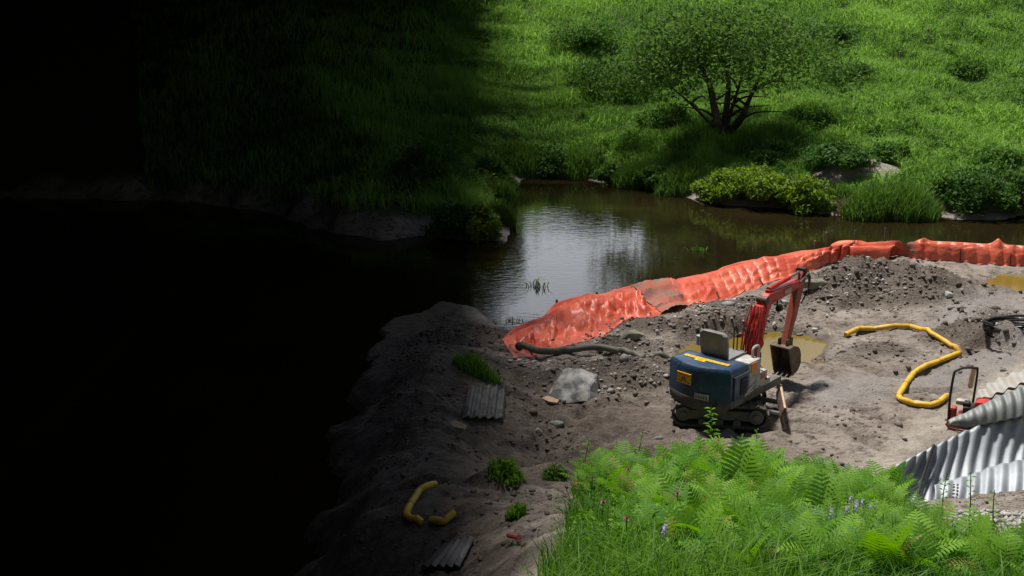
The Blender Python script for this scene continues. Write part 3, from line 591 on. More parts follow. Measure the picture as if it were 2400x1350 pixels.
    for (a, c_, wv, hv, ro) in ((0.025, -0.005, 0.014, 0.085, 26), (-0.02, -0.005, 0.014, 0.085, -16), (0.01, -0.012, 0.05, 0.012, 0), (0.0, 0.058, 0.20, 0.012, 4), (-0.085, -0.055, 0.03, 0.02, 0), (0.06, -0.05, 0.06, 0.012, 15)):
        mb.box(Vector(p) + rt @ Vector((-0.0075, a, c_)), (0.004, wv, hv), rt @ Matrix.Rotation(R(ro), 3, 'X'))
    H(mb).build('sign_print', M['red'], ts)
    p, rt = tail(-0.16, 0.615, 0, 0); tp = H(MB().box(p, (0.012, 0.22, 0.085), rt)).build('tail_plate', M['white'], root)
    mb = MB()
    for k in range(5): mb.box(Vector(p) + rt @ Vector((-0.0075, -0.08 + 0.04 * k, -0.005)), (0.004, 0.018, 0.035), rt)
    H(mb).build('plate_print', M['bluedirt'], tp)
    p, rt = tail(-0.36, 0.52, 0, 0); H(MB().tube([Vector(p) + Vector((0.02, 0, 0)), Vector(p) + Vector((-0.02, 0, 0))], 0.035, 12)).build('tow_eye', M['black'], root)
    # seat
    lo = []
    for z, wv, x in ((1.00, 0.40, -0.16), (1.03, 0.45, -0.165), (1.25, 0.47, -0.20), (1.38, 0.45, -0.225), (1.415, 0.36, -0.23)):
        lo.append([(x - 0.028, 0.02 - wv / 2 + 0.03, z), (x - 0.028, 0.02 + wv / 2 - 0.03, z), (x, 0.02 + wv / 2, z), (x + 0.05, 0.02 + wv / 2 - 0.01, z), (x + 0.07, 0.02 + wv / 4, z), (x + 0.07, 0.02 - wv / 4, z), (x + 0.05, 0.02 - wv / 2 + 0.01, z), (x, 0.02 - wv / 2, z)])
    se = H(MB().loft(lo)).build('seat_back', M['grey'], root, True)
    H(MB().box((-0.23, 0.02, 1.33), (0.012, 0.06, 0.05), b=0.004)).build('label_patch', M['white'], se)
    H(MB().box((0.10, 0.02, 0.98), (0.44, 0.46, 0.09), b=0.035).box((0.10, 0.02, 0.76), (0.36, 0.40, 0.40), b=0.02)).build('seat_cushion', M['grey'], root, True)
    H(MB().box((-0.17, 0.0, 1.075), (0.06, 0.16, 0.05), b=0.012)).build('seat_bracket', M['redmud'], root)
    H(MB().tube([(-0.1, 0.31, 1.13), (-0.1, 0.31, 1.27)], 0.06, 14)).build('work_lamp', M['white'], root, True)
    # console with levers
    H(MB().box((0.50, 0.02, 0.74), (0.10, 0.30, 0.42), b=0.02)).build('console', M['greyd'], root)
    for yl, xt in ((0.10, 0.02), (0.04, 0.0), (-0.10, -0.03), (-0.14, 0.01)):
        H(MB().tube(catmull([(0.50, yl, 0.93), (0.50, yl, 1.22), (0.47 + xt, yl, 1.30), (0.43 + xt, yl, 1.33)], 4), 0.011, 6).tube([(0.44 + xt, yl, 1.325), (0.40 + xt, yl, 1.35)], 0.022, 8)).build('control_lever', M['black'], root, True)
    # swing bracket and boom (a plane through the machine's axis)
    H(MB().box((0.86, 0.0, 0.52), (0.24, 0.26, 0.16), b=0.03).tube([(0.92, 0, 0.40), (0.92, 0, 0.72)], 0.085, 14).box((0.93, 0, 0.72), (0.16, 0.2, 0.20), b=0.03)).build('swing_bracket', M['black'], root)
    def beam(pts, halves, wd):            # tapered box beam in the x-z plane
        lo = []
        for k, (x, z) in enumerate(pts):
            a, b_ = pts[max(k - 1, 0)], pts[min(k + 1, len(pts) - 1)]; dx, dz = b_[0] - a[0], b_[1] - a[1]; l = math.hypot(dx, dz); nx_, nz_ = -dz / l, dx / l; h = halves[k]; c_ = 0.012
            lo.append([(x + nx_ * h, -wd + c_, z + nz_ * h), (x + nx_ * h, wd - c_, z + nz_ * h), (x + nx_ * (h - c_), wd, z + nz_ * (h - c_)), (x - nx_ * (h - c_), wd, z - nz_ * (h - c_)),
                       (x - nx_ * h, wd - c_, z - nz_ * h), (x - nx_ * h, -wd + c_, z - nz_ * h), (x - nx_ * (h - c_), -wd, z - nz_ * (h - c_)), (x + nx_ * (h - c_), -wd, z + nz_ * (h - c_))])
        return MB().loft(lo)
    A, E, T = BOOM['foot'], BOOM['elbow'], BOOM['tip']
    SB = SW @ Matrix.Translation((A[0], 0, 0)) @ Matrix.Rotation(R(-1), 4, 'Z') @ Matrix.Translation((-A[0], 0, 0)); H = lambda mb: mb.xf(SB)
    lerp = lambda p, q, t_: (p[0] + (q[0] - p[0]) * t_, p[1] + (q[1] - p[1]) * t_)
    bm_ = H(beam([A, lerp(A, E, .35), lerp(A, E, .8), (E[0] + .01, E[1] - .03), lerp(E, T, .08), lerp(E, T, .35), lerp(E, T, .8), T], [.055, .085, .10, .115, .10, .09, .07, .055], 0.065)).build('boom', M['red'], root)
    H(MB().tube([(E[0] - 0.05, -0.085, E[1] + 0.02), (E[0] - 0.05, 0.085, E[1] + 0.02)], 0.06, 14)).build('boom_pin', M['steelworn'], bm_, True)
    # hoses wrapped in red cloth along the lower boom
    lo = []
    for k in range(22):
        q = k / 21; c_ = lerp(A, E, -0.02 + 0.95 * q); nxx = -0.11 + 0.03 * math.sin(q * 7); rad = 0.085 + 0.04 * math.sin(math.pi * min(1, q * 1.05)) + 0.012 * math.sin(q * 23)
        lo.append([(c_[0] + nxx * 0.85 + rad * 0.9 * math.cos(th) + .012 * math.sin(5 * th + q * 9), rad * 1.12 * math.sin(th) * (1 + .12 * math.sin(4 * th + q * 6)), c_[1] + 0.02 + 0.25 * rad * math.cos(th)) for th in [2 * math.pi * i / 20 for i in range(20)]])
    H(MB().loft(lo)).build('hose_wrap', M['redcloth'], root, True)
    mb = MB(); rh = random.Random(9)
    for k in range(14):
        y0 = -0.11 + 0.017 * k; ph = rh.random() * 6
        mb.tube(catmull([(lerp(A, E, q)[0] - 0.20 - 0.035 * math.sin(q * 3.1) + 0.014 * math.sin(q * 9 + ph), y0 * (1 + 0.25 * math.sin(q * 3)) + 0.012 * math.sin(q * 8 + ph), lerp(A, E, q)[1] + 0.0) for q in (0.0, .15, .3, .45, .6, .78, .95)], 4), 0.0075, 5)
    H(mb).build('hydraulic_hose', M['red'], root, True)
    mb = MB()
    for k in range(3): mb.tube(catmull([(A[0] - 0.05, -0.15 - .03 * k, A[1] - 0.1), (A[0] - 0.16, -0.22 - .04 * k, A[1] - 0.03 * k), (A[0] - 0.36, -0.3 - .03 * k, 0.78 - .03 * k)], 6), 0.014, 6)
    H(mb).build('feed_hose', M['red'], root, True)
    # lamp below the boom and dipper ram on top of it
    q = lerp(E, T, .22); H(MB().tube([(q[0] + .02, -0.10, q[1] - .19), (q[0] + .10, -0.10, q[1] - .19)], 0.05, 14).box((q[0] + .04, -0.07, q[1] - .12), (0.02, 0.02, 0.1))).build('boom_lamp', M['black'], root, True)
    r0, r1 = (E[0] + .10, E[1] + .15), (T[0] - .02, T[1] + .16)
    cy = H(MB().tube([(r0[0], 0, r0[1]), (lerp(r0, r1, .66)[0], 0, lerp(r0, r1, .66)[1])], 0.038, 12).box((r0[0], 0, r0[1] - .05), (0.08, 0.07, 0.10), b=.01)).build('dipper_cylinder', M['red'], root, True)
    H(MB().tube([(lerp(r0, r1, .62)[0], 0, lerp(r0, r1, .62)[1]), (r1[0], 0, r1[1])], 0.022, 10)).build('piston_rod', M['chrome'], cy, True)
    q2 = lerp(E, T, .55); H(MB().box((q2[0], -0.072, q2[1] - .005), (0.20, 0.012, 0.07), Matrix.Rotation(-math.atan2(T[1] - E[1], T[0] - E[0]), 3, 'Y'), .004)).build('boom_label', M['white'], bm_)
    # dipper arm
    B = BOOM['bucket']
    up = (T[0] + (T[0] - B[0]) * .17, T[1] + (T[1] - B[1]) * .17)
    ar = H(beam([up, lerp(up, T, .9), lerp(T, B, .2), lerp(T, B, .6), B], [.045, .10, .085, .065, .05], 0.058)).build('dipper_arm', M['redmud'], root)
    H(MB().box((up[0], 0, up[1]), (0.10, 0.15, 0.10), b=.02)).build('arm_head', M['black'], ar)
    k0, k1 = lerp(T, B, -.02), lerp(T, B, .62); o_ = 0.11
    c2 = H(MB().tube([(k0[0] + o_, 0, k0[1]), (k1[0] + o_, 0, k1[1])], 0.036, 12)).build('bucket_cylinder', M['red'], root, True)
    kk = lerp(T, B, .93); H(MB().tube([(k1[0] + o_, 0, k1[1]), (kk[0] + o_ * .9, 0, kk[1])], 0.02, 10)).build('piston_rod', M['chrome'], c2, True)
    mb = MB()
    for k in range(4): mb.tube(catmull([(T[0] - .12, -.09 + .02 * k, T[1] + .02), (T[0] + .06 + .02 * k, -.10, T[1] + .10), (T[0] + .15, -.085, T[1] - .12), (lerp(T, B, .35)[0] + .09, -.07, lerp(T, B, .35)[1])], 6), 0.012, 6)
    H(mb).build('arm_hose', M['black'], root, True)
    # bucket, open towards the machine
    prof = []
    for k in range(13):
        a = R(78 - k * 16.5); prof.append((B[0] + 0.045 + 0.205 * math.cos(a) * (0.9 if k < 6 else 1), B[1] - 0.215 + 0.225 * math.sin(a)))
    prof = [(B[0] - .15, B[1] + .02), (B[0] - .02, B[1] + .035)] + prof[:11]; prof.append((prof[-1][0] - .05, prof[-1][1] - .02))
    inner = []
    cxb = B[0] + .02; czb = B[1] - .2
    inner = [(p[0] + (cxb - p[0]) * .09, p[1] + (czb - p[1]) * .09) for p in prof]
    wv = 0.165; sec = prof + inner[::-1]
    mb = MB().loft([[(x, y_, z) for x, z in sec] for y_ in (-wv, -wv * .33, wv * .33, wv)], caps=True)
    for s_ in (-wv, wv): mb.loft([[(x, s_ + d_, z) for x, z in prof] for d_ in (-.012, .012)], caps=True)
    bk = H(mb).build('bucket', M['steelworn'], root)
    mb = MB(); tp_ = prof[-1]
    for k in range(4): mb.box((tp_[0] - .03, -wv + .04 + k * (2 * wv - .08) / 3, tp_[1] - .005), (0.10, 0.05, 0.022), Matrix.Rotation(R(-14), 3, 'Y'), .004)
    H(mb).build('bucket_teeth', M['steelworn'], bk)
    mb = MB()
    for s_ in (-.07, .07): mb.box((B[0] + .02, s_, B[1] + .05), (0.20, 0.02, 0.16), b=.01)
    mb.tube([(B[0], -.10, B[1]), (B[0], .10, B[1])], 0.03, 10); H(mb).build('bucket_bracket', M['steelworn'], root)
    return root
BOOM = dict(foot=(0.93, 0.69), elbow=(1.16, 1.58), tip=(2.20, 1.66), bucket=(1.86, 0.68))
exc = make_excavator('blue and red mini excavator standing by the puddle with its bucket on the ground')
p0 = at(1684, 973, 0.02); exc.location = p0; exc.rotation_euler = (0, 0, R(-8)); exc.scale = (1.02,) * 3

# ------------------------------------------------------------------ hoses and boom
def ground_path(px, r, lift=0.0, n=8):
    P = [hit(*p) for p in px]; return [Vector((p.x, p.y, hz(p.x, p.y) + r * 0.85 + lift)) for p in catmull(P, n)]
hp = [(1216, 812, .22), (1228, 810, .27), (1262, 822, .20), (1320, 822, .10), (1390, 813, .12), (1440, 820, .10), (1480, 833, .07), (1520, 846, .06), (1566, 851, .06), (1620, 845, .05), (1680, 825, .05)]
P = catmull([tuple(at(a, b_, z)) for a, b_, z in hp], 10); P = [Vector((p.x, p.y, max(p.z, hz(p.x, p.y) + .05))) for p in P]
ho = MB().tube(P, 0.058, 12).build('suction_hose', M['hose'], None, True); tag(ho, 'thick grey hose running from the orange dam to the excavator', 'hose')
MB().tube(P[:5], [0.075, 0.08, 0.075, 0.07, 0.062], 12).build('hose_strainer', M['black'], ho, True)
YP = [(1980, 794), (2012, 781), (2048, 776), (2090, 771), (2133, 772), (2180, 790), (2205, 800), (2226, 816), (2248, 834), (2200, 853), (2142, 882), (2122, 910), (2105, 936), (2112, 945), (2140, 955), (2180, 958), (2200, 952), (2220, 934)]
def floating_boom(px, label, r=0.045, segs=True):
    V = [hit(*p) for p in px]; V = [Vector((p.x, p.y, hz(p.x, p.y) + r)) for p in V]
    path = []; rad = []
    for a, b_ in zip(V, V[1:]):
        for q, k in ((0.03, .86), (0.14, 1.0), (0.5, 1.03), (0.86, 1.0), (0.97, .86)):
            p = a.lerp(b_, q); p.z = max(p.z, hz(p.x, p.y) + r * .8); path.append(p); rad.append(r * k)
    o = MB().tube(path, rad, 12).build('containment_boom', M['boom'], None, True); tag(o, label, 'boom', 'yellow booms')
    mb = MB()
    for a in V[1:-1]: mb.tube([a + Vector((0.0, 0, .0)), a + Vector((0.012, .01, 0))], r * 1.02, 10)
    mb.build('joint_band', M['boom'], o); return o
floating_boom(YP, 'long yellow boom lying in a wide loop on the wet mud by the compactor')
floating_boom([(1022, 1142), (985, 1160), (962, 1190), (951, 1216), (966, 1228), (990, 1235)], 'bent yellow boom lying on the mud in the dark foreground', 0.04)
floating_boom([(1008, 1232), (1040, 1232), (1066, 1210)], 'short yellow boom end lying in the dark foreground', 0.04)

# ------------------------------------------------------------------ rocks
def rock_mesh(name, seed, size, material, sub=3, rough=0.16, facets=14):
    rg = np.random.default_rng(seed); bm = bmesh.new(); bmesh.ops.create_icosphere(bm, subdivisions=sub, radius=1.0)
    V = np.array([v.co for v in bm.verts]); D = rg.normal(size=(facets, 3)); D /= np.linalg.norm(D, axis=1)[:, None]; dd = rg.uniform(0.42, 0.8, facets)
    for n_, d_ in zip(D, dd):                # cut flat facets
        s_ = V @ n_; V = np.where((s_ > d_)[:, None], V - n_ * (s_ - d_)[:, None] * 0.95, V)
    V *= (1 + rough * (fbm(V[:, 0] * 1.3 + seed, V[:, 1] * 1.3 + V[:, 2] * 0.9, 1.5, 4)))[:, None] * np.array(size)
    Fc = [[v.index for v in f.verts] for f in bm.faces]; bm.free(); me = fast_mesh(name, V, np.array(Fc), material); return me
def rock(px, py, size, material, label, seed, rz=0.0, sink=0.35, cat='rock', group=None, tilt=0.0):
    p = hit(px, py); o = link('boulder' if max(size) > .2 else 'stone', rock_mesh('rock', seed, size, material, 4 if max(size) > .2 else 2)); o.location = (p.x, p.y, hz(p.x, p.y) + size[2] * (1 - 2 * sink)); o.rotation_euler = (tilt, tilt * .6, rz)
    return tag(o, label, cat, group)
bm = bmesh.new()
for v in ((-.50, -.22, 0), (-.30, -.34, 0), (.10, -.40, 0), (.34, -.16, 0), (.42, .20, 0), (-.1, .3, 0), (-.42, .12, 0), (-.30, .0, .20), (-.16, .16, .42), (.12, .10, .40), (.36, .02, .30), (.16, -.24, .20), (-.05, -.22, .17), (.40, .16, .22)): bm.verts.new(v)
bmesh.ops.convex_hull(bm, input=list(bm.verts)); bmesh.ops.delete(bm, geom=[v for v in bm.verts if not v.link_faces], context='VERTS')
bmesh.ops.bevel(bm, geom=list(bm.edges), offset=.02, segments=1, affect='EDGES'); bmesh.ops.triangulate(bm, faces=bm.faces); bmesh.ops.subdivide_edges(bm, edges=bm.edges, cuts=3, use_grid_fill=True)
for v in bm.verts: v.co += Vector((1, .6, 1)) * float(.05 * fbm(v.co.x * 2, v.co.y * 2 + v.co.z * 3, 2.2, 3))
bmesh.ops.triangulate(bm, faces=bm.faces); me = bpy.data.meshes.new('boulder'); bm.to_mesh(me); bm.free(); me.materials.append(M['slab']); p = hit(1350, 925)
o = link('boulder', me, None, p - Vector((0, -.1, .04))); o.rotation_euler = (0, 0, R(12)); tag(o, 'large pale angular boulder sitting at the foot of the gravel heap', 'rock')
rock(1482, 795, (0.26, 0.17, 0.14), M['rockgreen'], 'blocky grey green rock just below the orange dam', 8, R(8), .3)
rock(1912, 676, (0.36, 0.15, 0.13), M['rockgreen'], 'long rounded grey rock behind the excavator arm', 12, R(6), .3)
rock(2147, 950, (0.13, 0.12, 0.06), M['rockpale'], 'flat pale stone weighing down the yellow boom', 21, R(15), .2)
rock(2190, 942, (0.14, 0.10, 0.08), M['rock'], 'brownish rock behind the end of the yellow boom', 22, 0, .3)
rock(1909, 779, (0.075, 0.055, 0.06), M['rockpale'], 'white stone at the edge of the olive puddle right of the bucket', 23, 0, .3)
rock(1815, 770, (0.06, 0.055, 0.085), M['rockpale'], 'white stone standing behind the red boom', 24, 0, .3)
rock(2222, 695, (0.14, 0.10, 0.10), M['rockpale'], 'pale pinkish rock at the right foot of the brown heap', 25, 1, .3)
rock(1305, 998, (0.16, 0.08, 0.06), M['rock'], 'flat grey stone lying on the brown mud below the big pale boulder', 26, .4, .4)
rock(1263, 1015, (0.07, 0.05, 0.05), M['rockpale'], 'small tan stone left of the flat grey stone', 27, 0, .3)
rock(1545, 1030, (0.12, 0.06, 0.05), M['rock'], 'flat grey stone in front of the excavator tracks near the weeds', 28, .2, .35)
for k, (x, y, s_) in enumerate([(1948, 697, .05), (1940, 712, .045), (1938, 744, .05), (2000, 815, .055), (1795, 650, .04), (2095, 745, .06), (2055, 655, .05), (1990, 650, .06), (1935, 905, .06)]):
    rock(x, y, (s_, s_ * .8, s_ * .7), M['rock'] if k in (5, 8) else M['rockpale'], ['small white stone, upper of a pair at the left foot of the brown heap', 'small white stone, lower of a pair at the left foot of the brown heap', 'lone white stone on the dark gravel slope left of the brown heap', 'white stone just below the near end of the yellow boom',
        'small pale stone beside the top of the red boom', 'grey round stone between the brown heap and the yellow boom', 'bluish stone high on the brown heap', 'pale stone on the left shoulder of the brown heap', 'dark stone lying by itself on the mud right of the dozer blade'][k], 40 + k, k, .3, 'stone')
# orange brown slab
for (x, y, lab) in ((1290, 945, 'flat tan board lying on the mud left of the big pale boulder'), (1072, 1003, 'flat tan board lying on the dark mud in the shade')):
    p = hit(x, y); o = MB().loft([[(-.13, -.05, z), (.02, -.08, z), (.15, -.05, z), (.13, .05, z), (-.10, .07, z)] for z in (0, .03)]).build('board', M['wood'], None, False, (p.x, p.y, hz(p.x, p.y) + .01)); o.rotation_euler = (0.1, .05, R(-35)); tag(o, lab, 'board')

# loose gravel, rubble and clods: nobody could count them
def rubble(name, pts, smin, smax, material, seed, squash=0.7):
    rg = np.random.default_rng(seed); bm = bmesh.new(); bmesh.ops.create_icosphere(bm, subdivisions=1, radius=1.0); T0 = np.array([v.co for v in bm.verts]); F0 = np.array([[v.index for v in f.verts] for f in bm.faces]); bm.free()
    n = len(pts); sc = smin + (smax - smin) * rg.random(n) ** 4.0
    V = np.zeros((n, len(T0), 3))
    J = rg.uniform(0.65, 1.25, (n, len(T0), 1)); an = rg.random(n) * 6.28; st = rg.uniform(.6, 1.4, (n, 1, 3)); st[:, :, 2] *= squash
    Q = T0[None] * J * st * sc[:, None, None]; ca, sa = np.cos(an)[:, None], np.sin(an)[:, None]
    V[..., 0] = Q[..., 0] * ca - Q[..., 1] * sa + pts[:, 0:1]; V[..., 1] = Q[..., 0] * sa + Q[..., 1] * ca + pts[:, 1:2]; V[..., 2] = Q[..., 2] + pts[:, 2:3] + sc[:, None] * .2
    Fa = (F0[None] + (np.arange(n) * len(T0))[:, None, None]).reshape(-1, 3)
    return tag(link(name, fast_mesh(name, V.reshape(-1, 3), Fa, material, rnd=np.repeat(rg.random(n), len(T0)))), kind='stuff')
def stonemat(name, c):
    m = bpy.data.materials.new(name); m.use_nodes = True; t = m.node_tree; a = t.nodes.new('ShaderNodeAttribute'); a.attribute_name = 'rnd'; r = t.nodes.new('ShaderNodeValToRGB'); e = r.color_ramp.elements
    e[0].color = (*c[0], 1); e[1].color = (*c[-1], 1)
    for k, q in enumerate(c[1:-1]): z = e.new((k + 1) / (len(c) - 1)); z.color = (*q, 1)
    t.links.new(a.outputs['Fac'], r.inputs[0]); b = t.nodes['Principled BSDF']; t.links.new(r.outputs[0], b.inputs['Base Color']); b.inputs['Roughness'].default_value = .85; return m
def scatter(n, seed, dens):
    rg = np.random.default_rng(seed); x = rg.uniform(-9, 13, n * 6); y = rg.uniform(9, 28, n * 6)
    k = rg.random(n * 6) < dens(x, y); x, y = x[k][:n], y[k][:n]; return np.stack([x, y, height(x, y)], 1)
def moundmask(x, y, sel, w_=1.2):
    m = np.zeros_like(x)
    for i in sel:
        cx, cy, rx, ry, h = MW[i]; m = np.maximum(m, 1 - sstep(.4, w_, np.sqrt(((x - cx) / rx) ** 2 + ((y - cy) / ry) ** 2) + .4 * fbm(x, y, 1.5, 2)))
    return m
dryland = lambda x, y: (polydist(POOL, x, y) > .5) & (y < 26.5) & (polydist(PUD, x, y) > 0.05)
rubble('gravel', scatter(22000, 61, lambda x, y: np.maximum(moundmask(x, y, (3, 4, 5, 6, 7, 8, 9, 1), 1.6), 0.16 * moundmask(x, y, (0, 2, 10, 11, 12, 13))) * dryland(x, y)), .006, .05, stonemat('gravel', [(.10, .085, .07), (.20, .185, .165), (.14, .12, .10), (.27, .25, .23), (.12, .10, .085), (.24, .22, .20), (.50, .48, .46)]), 1)
rubble('pale_rubble', scatter(330, 64, lambda x, y: moundmask(x, y, (3, 4, 6, 7, 8), 1.3) * dryland(x, y)), .02, .16, stonemat('pale_rubble', [(.20, .19, .175), (.40, .385, .36), (.28, .265, .24), (.52, .50, .47)]), 5, .55)
rubble('rubble', scatter(4200, 62, lambda x, y: np.maximum(moundmask(x, y, (0, 1, 2, 10, 11, 12, 13, 14, 15)), .012) * dryland(x, y)), .012, .08, stonemat('rubble', [(.06, .045, .034), (.11, .088, .07), (.08, .06, .047), (.19, .165, .14), (.10, .078, .06)]), 2)
rubble('mud_clods', scatter(9000, 63, lambda x, y: np.clip(fbm(x, y, .8, 3) * 4 + .8 * (x < 2), 0, 1) * .6 * dryland(x, y) * (polydist(FERNW, x, y) > -.5)), .008, .045, stonemat('mud_clods', [(.06, .045, .034), (.12, .095, .075), (.085, .065, .05), (.16, .13, .11)]), 3, .5)

# ------------------------------------------------------------------ corrugated steel culvert at the right
def corr_plate(name, bottom, top, n_ribs, amp, material, parent, bulge=0.0, nu=None, m=26, dust=False):
    """plate between two edge curves given as world points; corrugations run from edge to edge"""
    A = catmull(bottom, 12); B = catmull(top, 12)
    def rs(P, n):
        d = [0]
        for a, b_ in zip(P, P[1:]): d.append(d[-1] + (b_ - a).length)
        Q = np.array(P); s = np.linspace(0, d[-1], n); return np.stack([np.interp(s, d, Q[:, k]) for k in range(3)], 1)
    n = n_ribs * 10; A, B = rs(A, n), rs(B, n); ax = np.gradient(A, axis=0) + np.gradient(B, axis=0); ax /= np.linalg.norm(ax, axis=1)[:, None]
    ch = B - A; N = np.cross(ax, ch); N /= np.linalg.norm(N, axis=1)[:, None]; N = np.where((N[:, 1] > 0)[:, None], -N, N)
    G = np.zeros((n, m, 3)); ph = np.cos(np.arange(n) / 10 * 2 * math.pi)
    for j in range(m):
        q = j / (m - 1); G[:, j] = A * (1 - q) + B * q + N * (bulge * math.sin(q * math.pi) + amp * ph)[:, None] if False else A * (1 - q) + B * q + N * (bulge * math.sin(q * math.pi) + amp * ph[:, None])
    ii = np.arange((n - 1) * (m - 1)); a = (ii // (m - 1)) * m + ii % (m - 1)
    me = fast_mesh(name, G.reshape(-1, 3), np.stack([a, a + m, a + m + 1, a + 1], 1), material, smooth=True); o = link(name, me, parent)
    sm = o.modifiers.new('thickness', 'SOLIDIFY'); sm.thickness = 0.012; sm.offset = 0; return o, G
cul = empty('steel_culvert', (0, 0, 0)); tag(cul, 'half buried corrugated steel culvert of bolted curved plates at the right edge', 'culvert')
W3 = lambda L_: [tuple(at(a, b_, z)) for a, b_, z in L_]
# far wall seen from inside: rim at ground level, sweeping down towards the camera
p2, G2 = corr_plate('far_plate', W3([(1905, 1325, -.7), (1990, 1320, -.7), (2080, 1300, -.65), (2195, 1262, -.55), (2338, 1185, -.4), (2485, 1110, -.25)]),
                    W3([(2058, 1112, .16), (2130, 1075, .20), (2208, 1036, .24), (2290, 1000, .30), (2400, 976, .36), (2520, 950, .42)]), 16, 0.026, M['steel'], cul, -0.20)
p1, G1 = corr_plate('upper_plate', W3([(2226, 992, .30), (2262, 1002, .28), (2300, 996, .32), (2400, 976, .40), (2540, 945, .50)]),
                    W3([(2222, 984, .36), (2262, 968, .45), (2310, 944, .56), (2400, 905, .72), (2540, 850, .95)]), 14, 0.016, M['steeldullshade'], cul, 0.06)
p4, G4 = corr_plate('crown_plate', W3([(2290, 940, .50), (2330, 925, .58), (2400, 897, .70), (2540, 843, .93)]),
                    W3([(2285, 925, .32), (2325, 895, .40), (2400, 866, .5), (2540, 815, .7)]), 9, 0.022, M['steeldust'], cul, 0.10)
p3, G3 = corr_plate('near_plate', W3([(2170, 1232, .10), (2206, 1228, .10), (2290, 1238, .10), (2400, 1238, .12), (2560, 1235, .14)]),
                    W3([(2188, 1138, .46), (2212, 1130, .48), (2277, 1112, .52), (2330, 1092, .58), (2400, 1076, .62), (2560, 1030, .72)]), 12, 0.018, M['steel'], cul, 0.10)
# dull, dusted panel with its bolt row
pt = [Vector(G3[14, j]) + Vector((0, -.035, .01)) for j in range(2, 25)]
mb = MB()
for k in range(0, 22, 2):
    for dx in (0, .05): mb.tube([pt[k] + Vector((dx, 0, 0)), pt[k] + Vector((dx, -.02, .01))], .011, 6)
mb.build('bolt_row', M['steeldullshade'], cul)
rb = MB().tube([Vector(G2[50, j]) + Vector((0, -.03, .03)) for j in range(0, 26)], 0.02, 8).build('seam_rib', M['black'], cul, True)
# small corrugated pieces lying in the dark
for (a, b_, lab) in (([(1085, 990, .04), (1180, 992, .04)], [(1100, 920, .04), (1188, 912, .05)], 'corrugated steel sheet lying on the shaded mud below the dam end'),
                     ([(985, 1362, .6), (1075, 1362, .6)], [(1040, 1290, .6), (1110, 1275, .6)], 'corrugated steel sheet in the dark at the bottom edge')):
    o, _ = corr_plate('corrugated_sheet', [tuple(hit(p[0], min(p[1], 1345)) + Vector((0, 0, .05))) for p in a], [tuple(hit(p[0], p[1]) + Vector((0, 0, .05))) for p in b_], 5, .02, M['steelshade'], None); tag(o, lab, 'steel sheet', 'corrugated sheets in the shade')
# white gravel below the near plate
gp = [hit(RNG.uniform(2195, 2420), RNG.uniform(1200, 1262)) for _ in range(1500)]
rubble('white_gravel', np.array([(p.x, p.y, p.z) for p in gp]), .008, .04, stonemat('white_gravel', [(.22, .21, .19), (.44, .42, .40), (.33, .31, .29)]), 77)

# ------------------------------------------------------------------ plate compactor behind the culvert
p = at(2272, 972, .28); p = Vector((p[0], p[1], max(.05, hz(p[0], p[1]))))
pc = empty('plate_compactor', p, R(-27)); tag(pc, 'red plate compactor with a black frame handle behind the culvert rim', 'compactor')
lo = [[(x, s_, z) for x, z in ((-.30, .10), (-.24, .03), (.26, .03), (.33, .11), (.31, .13), (.25, .055), (-.23, .055), (-.28, .12))] for s_ in (-.20, .20)]
MB().loft(lo).build('base_plate', M['redmud'], pc)
MB().box((0.02, 0, .17), (.36, .30, .16), b=.03).build('exciter_cover', M['red'], pc)
en = MB().box((0.04, 0, .30), (.26, .26, .16), b=.03).box((-.05, -.02, .40), (.10, .14, .07), b=.02).build('engine', M['black'], pc)
MB().box((0.16, .0, .42), (.20, .26, .14), b=.05).build('fuel_tank', M['red'], pc, True)
MB().tube([(0.26, -.04, .34), (.40, -.04, .36)], .09, 18).build('recoil_starter', M['red'], pc, True)
MB().box((-.22, -.08, .24), (.10, .14, .22), b=.03).build('belt_guard', M['red'], pc)
MB().box((-.12, .02, .40), (.16, .12, .07), b=.02).build('air_filter', M['white'], pc, True)
MB().tube(catmull([(-.26, -.17, .12), (-.27, -.17, .5), (-.25, -.17, .86), (-.22, -.15, .92), (-.13, 0, .93), (.0, .12, .91), (.03, .16, .86), (.02, .17, .5), (.0, .17, .12)], 6), .018, 8).build('handle', M['black'], pc, True)

# ------------------------------------------------------------------ stakes, sticks and poles
def stake(px, py, hgt, r, material, label, name='wooden_stake', lean=(0, 0), z=None, group=None, cat='stake'):
    p = Vector(at(px, py, z)) if z is not None else hit(px, py); base = Vector((p.x, p.y, (z if z is not None else p.z) - .25)); top = base + Vector((lean[0], lean[1], hgt + .25))
    mb = MB(); a = Vector((1, 0.3, 0)).normalized() * r; b_ = Vector((-.3, 1, 0)).normalized() * r
    mb.loft([[c + a + b_, c - a + b_, c - a - b_, c + a - b_] for c in (base, base.lerp(top, .97))] + [[top + (a + b_) * .5, top + (b_ - a) * .5, top - (a + b_) * .5, top + (a - b_) * .5]])
    mb.v = [tuple(Vector(v) - base) for v in mb.v]; o = mb.build(name, material); o.location = base; return tag(o, label, cat, group)
stake(1307, 721, .17, .02, M['woodgrey'], 'dark stake in the pond beside the crumpled dam end, left of two', lean=(-.02, 0), z=WZ)
stake(1399, 695, .10, .018, M['woodgrey'], 'short dark stake in the pond behind the dam peak', z=WZ)
stake(1910, 580, .17, .018, M['woodgrey'], 'short grey stake in the water behind the pleated dam, leftmost of four', z=WZ)
stake(1938, 578, .36, .02, M['woodgrey'], 'tall grey stake in the water behind the pleated dam', lean=(-.03, 0), z=WZ)
stake(2003, 560, .22, .012, M['woodgrey'], 'thin grey stake rising behind the loose orange flap', z=WZ)
stake(2073, 562, .30, .011, M['woodgrey'], 'thin grey rod in the water left of the tall dam peak', z=WZ)
